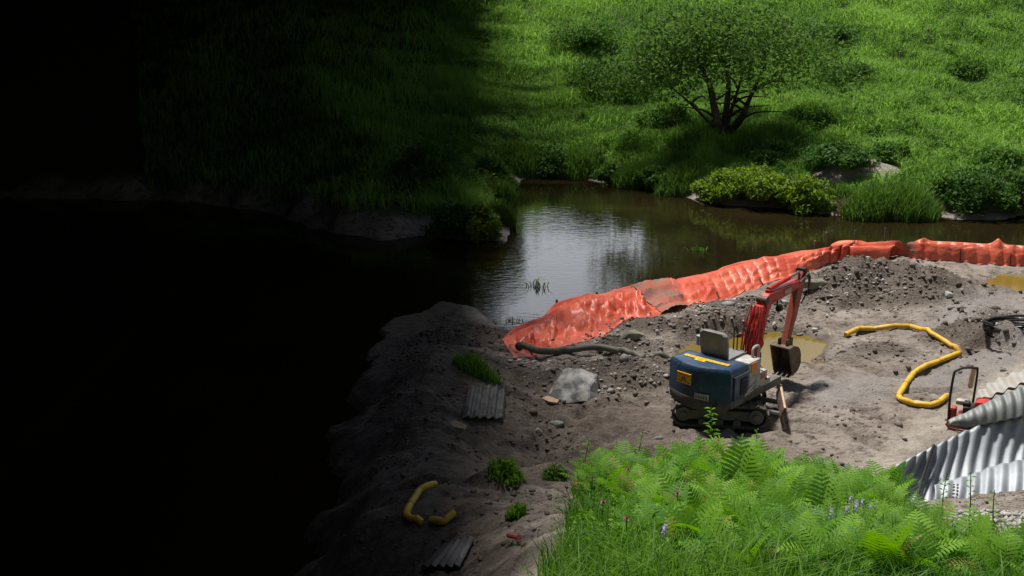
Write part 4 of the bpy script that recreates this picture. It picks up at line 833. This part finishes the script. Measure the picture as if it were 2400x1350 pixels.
stake(1935, 284, .40, .03, M['woodgrey'], 'weathered stake in the meadow right of the tree', cat='stake')
stake(2108, 148, .38, .03, M['woodgrey'], 'weathered stake in the meadow left of the small bush on the slope', cat='stake')
stake(2173, 92, .36, .03, M['woodgrey'], 'weathered stake near the top of the meadow', cat='stake')
def stick(pts, r, material, label, cat='pole', name='pole', lift=.02):
    P = [hit(*p) for p in pts]; P = [Vector((q.x, q.y, hz(q.x, q.y) + r + lift)) for q in P]; o = MB().tube(P, r, 8).build(name, material, None, True); return tag(o, label, cat)
stick([(1342, 1150), (1398, 1166)], .03, M['pink'], 'pink red pole lying on the soil at the edge of the ferns', lift=.06)
stick([(1192, 1272), (1216, 1280)], .025, M['pink'], 'short pink pole lying on the shaded bank near the bottom', lift=.05)
p = at(2277, 885, .12); o = MB().box((0, 0, .12), (.08, .03, .42), Matrix.Rotation(R(6), 3, 'Y'), .004).build('timber_post', M['wood'], None, False, (p[0], p[1], hz(p[0], p[1]) + .02)); tag(o, 'pale timber post standing behind the handle of the compactor', 'post')
# coil of black pipe on the right edge
p = hit(2375, 795); co = empty('pipe_coil', p, 0); tag(co, 'tangled coil of black pipe lying on dark mud at the right edge', 'pipe coil')
for k in range(9):
    a0 = random.uniform(0, .6); rr0 = .30 + .03 * k; MB().tube(catmull([(rr0 * math.cos(a0 + t_) * 1.25 - .1 + .03 * k, rr0 * math.sin(a0 + t_) * .8, .05 + .018 * k + .10 * math.sin(t_ * .9 + k) ** 2) for t_ in np.linspace(-.3, 3.6, 9)], 5), .022, 7).build('pipe_loop', M['pipewrap'], co, True)

# ------------------------------------------------------------------ vegetation
def to_px(x, y, z):
    dp = y * cp_ + (CAM[2] - z) * sp_; v = (y * sp_ + (z - CAM[2]) * cp_) / dp; return 1200 + FPX * x / dp, 675 - FPX * v
def plant_line(px): return np.interp(px, [1240, 1330, 1400, 1500, 1700, 1850, 1950, 2060, 2110, 2150, 2190, 2215, 2300, 2420], [1345, 1150, 1040, 1030, 1005, 1040, 1062, 1100, 1135, 1165, 1205, 1245, 1262, 1235])
def blade_mesh(name, P, h, wd, lean, material, seed, rnd, curve=0.5):
    """one grass blade per row of P: three triangles along a bent strip"""
    rg = np.random.default_rng(seed); n = len(P); an = rg.random(n) * 6.283; ln = lean * rg.random(n) ** 0.7; la = rg.random(n) * 6.283
    side = np.stack([np.cos(an), np.sin(an), np.zeros(n)], 1) * (wd * 0.5)[:, None]; tilt = np.stack([np.cos(la) * ln, np.sin(la) * ln, np.zeros(n)], 1)
    up = np.stack([np.zeros(n), np.zeros(n), np.ones(n)], 1); b0 = P - up * 0.03
    mid = P + (up * 0.55 + tilt * 0.28) * h[:, None]; tip = P + (up * (1.0 - 0.35 * ln[:, None]) + tilt * (0.6 + curve)) * h[:, None]
    V = np.stack([b0 - side, b0 + side, mid - side * 0.8, mid + side * 0.8, tip], 1).reshape(-1, 3); o = (np.arange(n) * 5)[:, None, None]
    F_ = (np.array([[0, 1, 3], [0, 3, 2], [2, 3, 4]])[None] + o).reshape(-1, 3)
    return fast_mesh(name, V, F_, material, rnd=np.repeat(np.clip(rnd, 0, 1), 5))
def hill_points(n, seed, kx0=-0.30, kx1=0.47, y0=30.0, y1=57.0):
    rg = np.random.default_rng(seed); y = rg.uniform(y0, y1, n); x = y * rg.uniform(kx0, kx1, n)
    d = polydist(POOL, x, y); f = sstep(0, 3.0, y - 28.0 + np.clip(-(x + 2) * 0.2, -2, 1.2))
    return x, y, d, f
DIRT = poly_px([(1905, 445), (1925, 415), (2000, 396), (2080, 392), (2140, 400), (2120, 412), (2020, 418), (1960, 440), (1930, 470)], 0.9)
x, y, d, f = hill_points(330000, 71); rg = np.random.default_rng(72)
k = (d + 0.7 * fbm(x, y, .9, 2) > 0.38) & (f > .5) & ((x > -0.03 * y - 1.5) | (rg.random(len(x)) < .3)) & (np.sqrt(((x - DM[0]) / 1.6) ** 2 + ((y - DM[1]) / 0.85) ** 2) + .3 * fbm(x, y, 1.4, 2) > .72)
x, y, d = x[k], y[k], d[k]; z = height(x, y)
pat = fbm(x, y, .30, 4); clump = np.clip(.5 + 1.6 * fbm(x, y, 1.1, 3), 0, 1)
hh = (0.14 + 0.42 * clump * rg.uniform(.5, 1.1, len(x))) * (0.75 + 0.5 * sstep(-.2, .2, pat)); hh *= np.where(d < 1.3, 0.8, 1.0)
rn = 0.5 + 1.5 * pat + 0.30 * (rg.random(len(x)) - .5) + 0.25 * (clump - .5)
me = blade_mesh('meadow_grass', np.stack([x, y, z], 1), hh, rg.uniform(.018, .045, len(x)), 1.1, M['grass'], 73, rn)
tag(link('meadow_grass', me), kind='stuff')

def leaf_cloud(cent, rad, nleaf, size, seed, lumps=26, flat=0.75, up=0.15, lr=(.22, .42)):
    """leaves spread through lumps of a crown; returns triangles and a per-leaf random value"""
    rg = np.random.default_rng(seed); D = rg.normal(size=(lumps, 3)); D /= np.linalg.norm(D, axis=1)[:, None]; D[:, 2] = np.abs(D[:, 2]) * 1.0 - up
    Lc = D * rg.uniform(.35, .85, (lumps, 1)); Lr = rg.uniform(lr[0], lr[1], lumps); li = rg.integers(0, lumps, nleaf)
    q = rg.normal(size=(nleaf, 3)); q /= np.linalg.norm(q, axis=1)[:, None]; P = Lc[li] + q * (Lr[li] * rg.random(nleaf) ** .35)[:, None]
    P = P * np.array(rad) + np.array(cent)
    a = rg.normal(size=(nleaf, 3)); a /= np.linalg.norm(a, axis=1)[:, None]; b_ = np.cross(a, rg.normal(size=(nleaf, 3))); b_ /= np.linalg.norm(b_, axis=1)[:, None]; b_[:, 2] *= flat
    s_ = (size * rg.uniform(.6, 1.4, nleaf))[:, None]; V = np.stack([P - a * s_, P + b_ * s_ * .5, P + a * s_, P - b_ * s_ * .5], 1)
    rv = np.clip(.35 + .25 * (rg.random(lumps)[li] - .5) + .5 * (rg.random(nleaf) - .3), 0, 1); return V, rv
def cloud_mesh(name, V, rv, material):
    n = len(V); F_ = (np.array([[0, 1, 2], [0, 2, 3]])[None] + (np.arange(n) * 4)[:, None, None]).reshape(-1, 3); return fast_mesh(name, V.reshape(-1, 3), F_, material, rnd=np.repeat(rv, 4))
x, y, d, f = hill_points(2600, 75, -0.05, 0.47); k = (d > .7) & (f > .9) & (fbm(x * .6, y * 1.5, .5, 3) > .02) & (np.sqrt(((x - DM[0]) / 1.6) ** 2 + ((y - DM[1]) / 0.85) ** 2) > 1.1); x, y = x[k][:620], y[k][:620]; z = height(x, y); rg = np.random.default_rng(76)
VV = []; RR = []
for a, b_, c in zip(x, y, z):
    q = rg.uniform(.22, .6); V, rv = leaf_cloud((a, b_, c + .12), (q, q * .8, rg.uniform(.22, .5)), 70, .05, int(rg.integers(1e6)), 7); VV.append(V); RR.append(rv * .6 + rg.uniform(0, .4))
tag(link('meadow_weeds', cloud_mesh('meadow_weeds', np.concatenate(VV), np.concatenate(RR), M['shrub'])), kind='stuff')
def shrub(px, py, wpx, hpx, material, label, seed, n=3000, size=.06, cat='shrub', name='shrub', lumps=26):
    p = hit(px, py); sc = FPX / (p.y * cp_ + (7 - p.z) * sp_); wd, hg = wpx / sc, hpx / sc
    r_ = empty(name, p); tag(r_, label, cat); rad = (wd * .5, wd * .42, hg * .72)
    V, rv = leaf_cloud((0, 0, hg * .22), rad, n, size, seed, lumps); V[:, :, 2] = np.maximum(V[:, :, 2], -.05)
    link('foliage', cloud_mesh('foliage', V, rv, material), r_)
    mb = MB(); rg = random.Random(seed)
    for k in range(7): a = rg.random() * 6.28; mb.tube([(0.04 * math.cos(a), .04 * math.sin(a), -.1), (wd * .15 * math.cos(a), wd * .15 * math.sin(a), hg * .35), (wd * .32 * math.cos(a), wd * .3 * math.sin(a), hg * .7)], [.022, .015, .006], 5)
    mb.build('stems', M['bark'], r_); return r_
S, SY, SD = M['shrub'], M['shruby'], M['shrubd']
for a in [(1690, 468, 165, 85, SY, 'yellow green bush on the far bank, leftmost of three above the muddy shore', 1, 4200), (1795, 478, 190, 105, SY, 'broad yellow green bush on the far bank, middle of three above the shore', 2, 5600), (1888, 494, 150, 105, SY, 'yellow green bush on the far bank beside the bare dirt mound', 3, 4200),
          (1955, 388, 190, 66, SD, 'dark green bush behind the bare dirt mound', 4, 4600), (2075, 378, 140, 52, S, 'green bush to the right behind the bare dirt mound', 5, 3000),
          (2300, 492, 200, 125, SD, 'large dark green bush on the far bank above the gravel shore at the right', 6, 6000), (2395, 488, 150, 125, S, 'dense green bush on the far bank at the right edge', 7, 4200), (2225, 470, 110, 80, S, 'green bush between the tall grass clump and the large dark bush', 8, 2600), (2350, 400, 170, 70, S, 'low green bush in the meadow behind the large dark bush', 9, 3000),
          (2265, 182, 130, 55, S, 'small bush standing alone high on the bright meadow slope', 10, 1700), (2395, 262, 90, 42, SD, 'small dark bush at the right edge of the meadow', 11, 1300),
          (1820, 372, 150, 50, S, 'low bush in the meadow right below the tree', 12, 2200), (1425, 225, 250, 105, S, 'dark bushy thicket on the shaded slope left of the tree', 13, 6000), (1370, 115, 230, 85, S, 'dark bushy thicket high on the shaded slope', 14, 5000),
          (1560, 305, 150, 70, S, 'leafy bush under the left side of the tree', 15, 2600), (1900, 300, 160, 60, S, 'dark low bush on the right side of the tree', 16, 2400),
          (1130, 562, 110, 90, SY, 'bush on the shaded left bank at the water line', 17, 2600), (1060, 552, 130, 90, SD, 'dark bush on the shaded left bank, left of the waterside bush', 18, 2000), (1150, 432, 120, 80, SD, 'dark bush on the shaded bank at the upper left corner of the pond', 19, 2400), (1010, 420, 220, 120, SD, 'dark bush deep in the shade at the left of the pond', 20, 2000),
          (1290, 405, 130, 70, SD, 'dark tufted bush on the far bank above the left end of the shore', 21, 2600), (1440, 425, 110, 55, S, 'green bush on the far bank above the middle of the pond', 22, 2200), (1540, 442, 120, 65, S, 'green bush on the far bank left of the yellow green bushes', 23, 2400), (1940, 100, 190, 60, SD, 'dark low thicket high on the slope right of the tree crown', 24, 2600), (1980, 190, 180, 55, SD, 'dark low thicket on the slope right of the tree crown', 25, 2600)]:
    shrub(*a)
def grass_clump(px, py, wpx, hpx, label, seed, n=1400, material=None, lean=.5):
    p = hit(px, py); sc = FPX / (p.y * cp_ + (7 - p.z) * sp_); wd, hg = wpx / sc, hpx / sc; rg = np.random.default_rng(seed)
    a = rg.random(n) * 6.283; q = rg.random(n) ** .6; X, Y_ = p.x + np.cos(a) * q * wd * .5, p.y + np.sin(a) * q * wd * .33; Z = height(X, Y_)
    me = blade_mesh('grass_clump', np.stack([X - p.x, Y_ - p.y, Z - p.z], 1), hg * rg.uniform(.55, 1.0, n) * (1.08 - .5 * q ** 2), rg.uniform(.016, .035, n), lean, material or M['reed'], seed + 1, .3 + .6 * rg.random(n) + .3 * fbm(X, Y_, 1, 2))
    return tag(link('grass_clump', me, None, p), label, 'grass clump')
for a in [(2035, 508, 120, 84, 'tall bright grass clump overhanging the water below the bare dirt mound', 101, 2200), (2130, 502, 150, 84, 'broad tall grass clump on the far bank left of the gravel shore', 102, 2400), (1965, 478, 60, 42, 'tall grass tuft at the left foot of the bare dirt mound', 103, 900),
          (1350, 408, 120, 66, 'tall grass clump on the far bank left of the water reflection', 104, 1600), (1490, 436, 110, 72, 'tall grass clump on the far bank right above the pond', 105, 1600), (1225, 402, 110, 70, 'tall grass clump at the shaded corner of the far bank', 106, 1400), (1590, 450, 120, 66, 'tall grass clump left of the leftmost yellow green bush', 107, 1600),
          (1640, 345, 170, 60, 'long grass around the left of the tree foot', 108, 1900), (1780, 345, 190, 62, 'long grass around the right of the tree foot', 109, 1900)]:
    grass_clump(*a)
grass_clump(1180, 475, 60, 70, 'grass clump on the shaded left shore of the pond', 111, 900); grass_clump(1178, 525, 60, 70, 'grass clump beside the bush on the shaded left shore', 112, 900); grass_clump(1180, 440, 70, 60, 'grass clump at the top of the shaded left shore', 113, 900)
grass_clump(1985, 502, 46, 52, 'clump of dry straw coloured roots hanging over the water edge', 110, 260, M['drygrass'], 1.1)
# tree with several stems
tb = hit(1692, 330); tree = empty('tree', tb); tag(tree, 'broad leafy tree with several dark stems standing in the meadow', 'tree')
sc = FPX / (tb.y * cp_ + (7 - tb.z) * sp_); TS = lambda px, py, dy=0.0: Vector(((px - 1692) / sc, dy, (330 - py) / sc))
mb = MB(); tips = []
for pts, r0 in (([(1686, 332), (1680, 300), (1672, 262), (1655, 190), (1620, 130)], .19), ([(1694, 332), (1693, 300), (1695, 262), (1700, 190), (1690, 90)], .17), ([(1700, 332), (1712, 305), (1735, 268), (1748, 240), (1790, 150)], .17), ([(1698, 330), (1702, 290), (1712, 265), (1730, 200), (1740, 120)], .09), ([(1684, 330), (1672, 300), (1655, 282), (1610, 240), (1560, 200)], .08)):
    P = catmull([TS(a, b_, .25 * math.sin(i * 1.3 + r0 * 50)) for i, (a, b_) in enumerate(pts)], 6); mb.tube(P, [r0 * (1 - .78 * i / (len(P) - 1)) for i in range(len(P))], 9); tips.append(P)
for P in tips:
    for q in (10, 14, 17, 20):
        e = P[min(q, len(P) - 1)]; a = random.random() * 6.28; mb.tube(catmull([e, e + Vector((.5 * math.cos(a), .4 * math.sin(a), .25)), e + Vector((1.3 * math.cos(a), 1.0 * math.sin(a), .30))], 4), [.05, .045, .04, .035, .03, .025, .02, .015, .01], 5)
mb.build('trunk', M['bark'], tree, True)
V, rv = leaf_cloud((0.1, 0, 2.9), (4.4, 3.0, 3.0), 20000, .07, 200, 95, .8, .6, (.13, .30))
zlow = 0.55 + 0.35 * fbm(V[:, 0, 0], V[:, 0, 1], .6, 3); kk = V[:, :, 2].min(1) > np.where(np.abs(V[:, 0, 0]) < .9, 1.0, zlow); V, rv = V[kk], rv[kk]
link('crown', cloud_mesh('crown', V, rv, M['treeleaf']), tree)
# taller trees on the crest behind the slope (above the picture; the pond mirrors them)
def crest_tree(x, y, h, seed, label, wide=.34):
    p = Vector((x, y, hz(x, y))); r_ = empty('tree', p); tag(r_, label, 'tree', 'trees on the crest behind the meadow'); MB().tube([(0, 0, -.3), (.1, 0, h * .4), (0, .1, h * .85)], [.2, .13, .04], 8).build('trunk', M['bark'], r_)
    V, rv = leaf_cloud((0, 0, h * .5), (h * wide, h * wide, h * .55), 4200, .2, seed, 34, .8, .6); link('crown', cloud_mesh('crown', V, rv, M['treeleaf']), r_)
for i, (x, y, h) in enumerate([(-9, 68, 11), (-4.5, 72, 12), (-1.3, 69, 9), (-1.8, 75, 8), (9.6, 70, 7.5), (12.0, 68, 11), (15.5, 71, 12), (19.0, 67, 11), (22.5, 70, 12), (26, 66, 12), (30, 69, 11), (34, 64, 12), (-4.5, 66, 11), (13.5, 75, 13), (21, 76, 13), (28, 75, 13)]):
    crest_tree(x, y, h, 300 + i, 'tall leafy tree on the crest behind the meadow')

# ------------------------------------------------------------------ plants on the near bank
BANK = poly_px([(1400, 1110), (1560, 1085), (1700, 1090), (1850, 1110), (2000, 1150), (2100, 1190), (2170, 1240), (2440, 1280), (2600, 1420), (2600, 1700), (1150, 1700), (1225, 1400), (1290, 1310), (1345, 1200)], .7)
rg = np.random.default_rng(81); n = 80000; x = rg.uniform(-1.5, 7, n); y = rg.uniform(6.5, 14.6, n)
dd = np.minimum(dfern_ := polydist(FERNW, x, y), polydist(FERNW, x, y)) + .9 * fbm(x, y, 1.4, 3); k = (dd < .05) & (rg.random(n) < np.clip(.25 - dd * 2.0, .1, 1)) & (x < .45 * y + .8) & (polydist(PIT, x, y) > .1)
x, y = x[k], y[k]; z = height(x, y); qx, qy = to_px(x, y, z + .30); k = qy > plant_line(qx) - 30 * rg.random(len(x)) ** 3 + 16 * np.sin(qx * .021) + 30 * fbm(x, y, 1.5, 2); x, y, z = x[k], y[k], z[k]; pat = fbm(x, y, .7, 3)
me = blade_mesh('bank_grass', np.stack([x, y, z], 1), rg.uniform(.18, .56, len(x)) * (.85 + pat), rg.uniform(.006, .015, len(x)), 0.95, M['grassfore'], 82, .45 + 1.1 * pat + .5 * (rg.random(len(x)) - .5))
tag(link('bank_grass', me), kind='stuff')
def frond(L_, az, el, droop, seed):
    rg = np.random.default_rng(seed); n = 17; t_ = np.linspace(0, 1, n + 1); e = el - droop * t_ ** 1.3; ds = L_ / n; pr = np.concatenate([[0], np.cumsum(np.cos(e[:-1]) * ds)]); pz = np.concatenate([[0], np.cumsum(np.sin(e[:-1]) * ds)])
    c_, s_ = math.cos(az), math.sin(az); P = np.stack([pr * c_, pr * s_, pz], 1); side = np.array([-s_, c_, 0]); V = []; T_ = []; rv = []
    base = rg.uniform(.12, .80) if rg.random() > .06 else .98
    for i in range(3, n + 1):
        q = (i - 3) / (n - 3); ln = L_ * .30 * (math.sin(math.pi * (0.18 + .82 * q)) ** .85) * (1 - .15 * q) + .012; fw = np.array([math.cos(e[min(i, n)]) * c_, math.cos(e[min(i, n)]) * s_, math.sin(e[min(i, n)])]); nrm = np.cross(fw, side)
        for sg in (-1, 1):
            dr = side * sg * .93 + fw * .42 - nrm * 0 ; dr = dr / np.linalg.norm(dr); tip = P[i] + dr * ln + np.array([0, 0, -.12 * ln]); mid = P[i] + dr * ln * .45; wv = fw * ds * .44 * (1 - .25 * q)
            o_ = len(V); V += [P[i] - wv * .7, P[i] + wv * .7, mid + wv, mid - wv, P[i] + dr * ln * .8 + wv * .5 + np.array([0, 0, -.06 * ln]), P[i] + dr * ln * .8 - wv * .5 + np.array([0, 0, -.06 * ln]), tip]
            T_ += [(o_, o_ + 1, o_ + 2), (o_, o_ + 2, o_ + 3), (o_ + 3, o_ + 2, o_ + 4), (o_ + 3, o_ + 4, o_ + 5), (o_ + 5, o_ + 4, o_ + 6)]; rv += [base + rg.uniform(-.12, .12)] * 7
    w_ = .006; up = np.array([0, 0, w_])          # midrib
    for i in range(n):
        o_ = len(V); V += [P[i] - side * w_, P[i] + side * w_, P[i + 1] + side * w_ * .8, P[i + 1] - side * w_ * .8]; T_ += [(o_, o_ + 1, o_ + 2), (o_, o_ + 2, o_ + 3)]; rv += [.8] * 4
    return V, T_, rv
def fern_mesh(seed):
    rg = random.Random(seed); V = []; T_ = []; rv = []
    for k in range(rg.randint(8, 12)):
        v, t_, r_ = frond(rg.uniform(.34, .68), k * 2.4 + rg.uniform(-.4, .4), rg.uniform(1.0, 1.48), rg.uniform(.5, 1.4), seed * 50 + k); o_ = len(V); V += v; T_ += [tuple(i + o_ for i in q) for q in t_]; rv += r_
    return fast_mesh('fern', np.array(V), np.array(T_), M['fern'], rnd=np.clip(np.array(rv), 0, 1))
FM = [fern_mesh(s_) for s_ in range(1, 11)]
FERNB = poly_px([(1430, 1120), (1560, 1110), (1690, 1090), (1850, 1110), (1980, 1150), (2075, 1200), (2130, 1255), (2190, 1335), (2420, 1400), (2520, 1470), (2300, 1600), (1700, 1600), (1560, 1350), (1440, 1230)], .8)
rg = np.random.default_rng(91); P = []
for a, b_ in zip(rg.uniform(.3, 6.5, 9000), rg.uniform(7.4, 14.8, 9000)):
    if len(P) < 298 and all((a - c_[0]) ** 2 + (b_ - c_[1]) ** 2 >.215 ** 2 for c_ in P):
        zt = hz(a, b_); qx, qy = to_px(a, b_, zt + .42); bx_, by_ = to_px(a, b_, zt)
        lim = float(plant_line(qx)) - 22 * rg.random() ** 2 + 14 * math.sin(qx * .021) - 6 - 34 * math.exp(-((qx - 1690) / 120) ** 2); gap = 0.55 * math.exp(-((bx_ - 1560) / 160) ** 2 - ((by_ - 1400) / 110) ** 2)
        if 1385 < bx_ < 2460 and by_ < 1640 and qy > lim and rg.random() > gap and bx_ > 1385 + max(0, (by_ - 1150)) * .95 * (by_ < 1480): P.append((a, b_))
for i, (a, b_) in enumerate(P):
    o = link('fern', FM[i % 10], None, (a, b_, hz(a, b_) - .02)); o.rotation_euler = (R(-6) + rg.normal() * .08, rg.normal() * .08, rg.random() * 6.28); o.scale = (rg.uniform(.55, 1.0) + .42 * math.exp(-((to_px(a, b_, 1.0)[0] - 1690) / 110) ** 2) * (b_ > 12.2),) * 3
    tag(o, 'bright green fern in the dense fern patch on the near bank', 'fern', 'ferns on the near bank')
rg = np.random.default_rng(95); VV = []; RR = []
for a, b_ in zip(rg.uniform(.2, 6.5, 1500), rg.uniform(7.6, 14.8, 1500)):
    if len(VV) >= 420: break
    zt = hz(a, b_); qx, qy = to_px(a, b_, zt + .33); bx_, by_ = to_px(a, b_, zt)
    if 1370 < bx_ < 2460 and by_ < 1640 and qy > float(plant_line(qx)) - 6 and (by_ < 1180 or rg.random() < .55):
        q = rg.uniform(.12, .28); V, rv = leaf_cloud((a, b_, zt + .10), (q, q, rg.uniform(.2, .36)), 90, .026, int(rg.integers(1e6)), 8); VV.append(V); RR.append(np.clip(rv * .7 + rg.uniform(-.1, .3), 0, .85))
tag(link('bank_weeds', cloud_mesh('bank_weeds', np.concatenate(VV), np.concatenate(RR), M['fern'])), kind='stuff')
# tall leafy weeds rising above the ferns
def weed(px, py, hgt, label, seed, leaves=26, ll=.12):
    p = hit(px, py); r_ = empty('tall_weed', p); tag(r_, label, 'weed'); rg = random.Random(seed); st = [Vector((.03 * math.sin(q * 3 + seed), .02 * math.cos(q * 2), hgt * q)) for q in [k / 10 for k in range(11)]]
    MB().tube(st, [.009 - .006 * k / 10 for k in range(11)], 6).build('stem', M['fern'] if False else M['stemgreen'], r_); V = []; T_ = []; rv = []
    for k in range(leaves):
        q = .25 + .75 * k / leaves; b0 = Vector((.03 * math.sin(q * 3 + seed), .02 * math.cos(q * 2), hgt * q)); a = k * 2.4 + rg.random() * .5; ln = ll * (1.25 - .75 * q) * rg.uniform(.8, 1.2); d_ = Vector((math.cos(a), math.sin(a), rg.uniform(.1, .7))).normalized(); sd_ = d_.cross(Vector((0, 0, 1))).normalized() * ln * .11
        o_ = len(V); m_ = b0 + d_ * ln * .5; tp = b0 + d_ * ln + Vector((0, 0, -.35 * ln)); V += [b0, m_ + sd_, tp, m_ - sd_]; T_ += [(o_, o_ + 1, o_ + 2), (o_, o_ + 2, o_ + 3)]; rv += [rg.uniform(.2, .8)] * 4
    link('leaves', fast_mesh('leaves', np.array([tuple(v) for v in V]), np.array(T_), M['fern'], rnd=np.array(rv)), r_)
M['stemgreen'] = mat('green_stem', (0.06, 0.12, 0.03), (0.09, 0.16, 0.04), 8, 0.6)
weed(1662, 1130, 1.05, 'tallest narrow leaved weed, rising in front of the excavator tail', 1, 44, .17); weed(1772, 1125, .72, 'narrow leaved weed rising below the dozer blade', 2, 30, .15); weed(1718, 1120, .55, 'short bushy weed between the two tall weeds', 3, 26, .13)
weed(1500, 1110, .62, 'thin weed on the bank left of the excavator tracks', 4, 22, .12); weed(1372, 1110, .50, 'thin weed at the left end of the fern bank', 5, 22, .12); weed(1440, 1105, .42, 'small pale weed behind the left ferns', 6, 20, .11); weed(2258, 1290, .75, 'thin dark weed in front of the steel culvert plate', 7, 20, .10); weed(2320, 1310, .62, 'thin weed in front of the white gravel', 8, 18, .10); weed(2210, 1240, .60, 'feathery weed at the left corner of the near culvert plate', 9, 24, .10)
# green tufts in the shaded mud
grass_clump(1185, 1120, 90, 46, 'small grass tuft growing on the shaded mud', 120, 240, M['grassfore'], .9); grass_clump(1120, 880, 110, 60, 'grass tuft in the shade below the dam end', 121, 300, M['grassfore'], .9); grass_clump(1210, 1215, 50, 50, 'thin grass tuft on the shaded soil bank', 122, 120, M['grassfore'], .7); grass_clump(1300, 1120, 60, 26, 'olive moss tuft on top of the soil bank', 123, 260, M['reed'], 1.2)
# twigs standing in the pond
def water_plant(px, py, label, seed, h):
    p = Vector(at(px, py, WZ)); rg = np.random.default_rng(seed); n = 26; a = rg.random(n) * 6.28; q = rg.random(n) * .22
    me = blade_mesh('water_plant', np.stack([np.cos(a) * q, np.sin(a) * q, np.zeros(n) - .05], 1), h * rg.uniform(.5, 1, n), rg.uniform(.015, .03, n), .9, M['reed'], seed, rg.random(n)); tag(link('water_plant', me, None, p), label, 'water plant')
water_plant(1634, 588, 'green water plant standing in the open pond behind the dam', 5, .26); water_plant(1258, 672, 'dark water plant in the pale reflection near the crumpled dam end', 6, .3); water_plant(1200, 752, 'low dark water plant at the shaded corner of the pond', 7, .16)
# flowers
def flower(px, py, kind, label, seed, up=.42):
    p = hit(px, py + 45); r_ = empty('clover_flower' if kind == 'clover' else 'vetch_flower', p); tag(r_, label, 'flower', 'pink clover flowers' if kind == 'clover' else 'purple vetch flowers'); rg = random.Random(seed)
    top = Vector((rg.uniform(-.04, .04), -.02, up)); MB().tube([(0, 0, -.02), top * .6, top], .004, 5).build('stem', M['stemgreen'], r_); mb = MB()
    if kind == 'clover':
        for k in range(30):
            th, ph = rg.random() * 6.28, math.acos(rg.uniform(-.6, 1)); d_ = Vector((math.sin(ph) * math.cos(th), math.sin(ph) * math.sin(th), math.cos(ph))); s_ = d_.orthogonal().normalized() * .006; mb.add([top + s_, top - s_, top + d_ * .018 - s_ * .6, top + d_ * .02 + s_ * .6], [(0, 1, 2, 3)])
    else:
        for k in range(16):
            c_ = top + Vector((.006 * math.cos(k * 2.4) + .012, .006 * math.sin(k * 2.4), .012 - k * .006)); d_ = Vector((math.cos(k * 2.4), math.sin(k * 2.4), -.3)) * .02; s_ = Vector((-d_.y, d_.x, .01)) * .3; mb.add([c_ + s_, c_ - s_, c_ + d_ - s_, c_ + d_ + s_], [(0, 1, 2, 3)])
    mb.build('petals', M[kind], r_)
for i, (a, b_) in enumerate([(1463, 1142), (1572, 1080), (1620, 1155), (1665, 1162), (1584, 1215), (1653, 1228), (1405, 1242), (1465, 1297), (1385, 1172), (1372, 1120)]): flower(a, b_, 'clover', 'small pink clover flower in the grass at the left of the fern bank', 500 + i)
for i, (a, b_) in enumerate([(1970, 1216), (1984, 1220), (1992, 1236), (2012, 1234), (2000, 1247), (2032, 1240), (2034, 1230), (1925, 1272), (1940, 1260), (1965, 1256), (1905, 1276), (1893, 1263), (1535, 1322)]): flower(a, b_, 'vetch', 'small purple vetch flower among the ferns on the near bank', 600 + i)
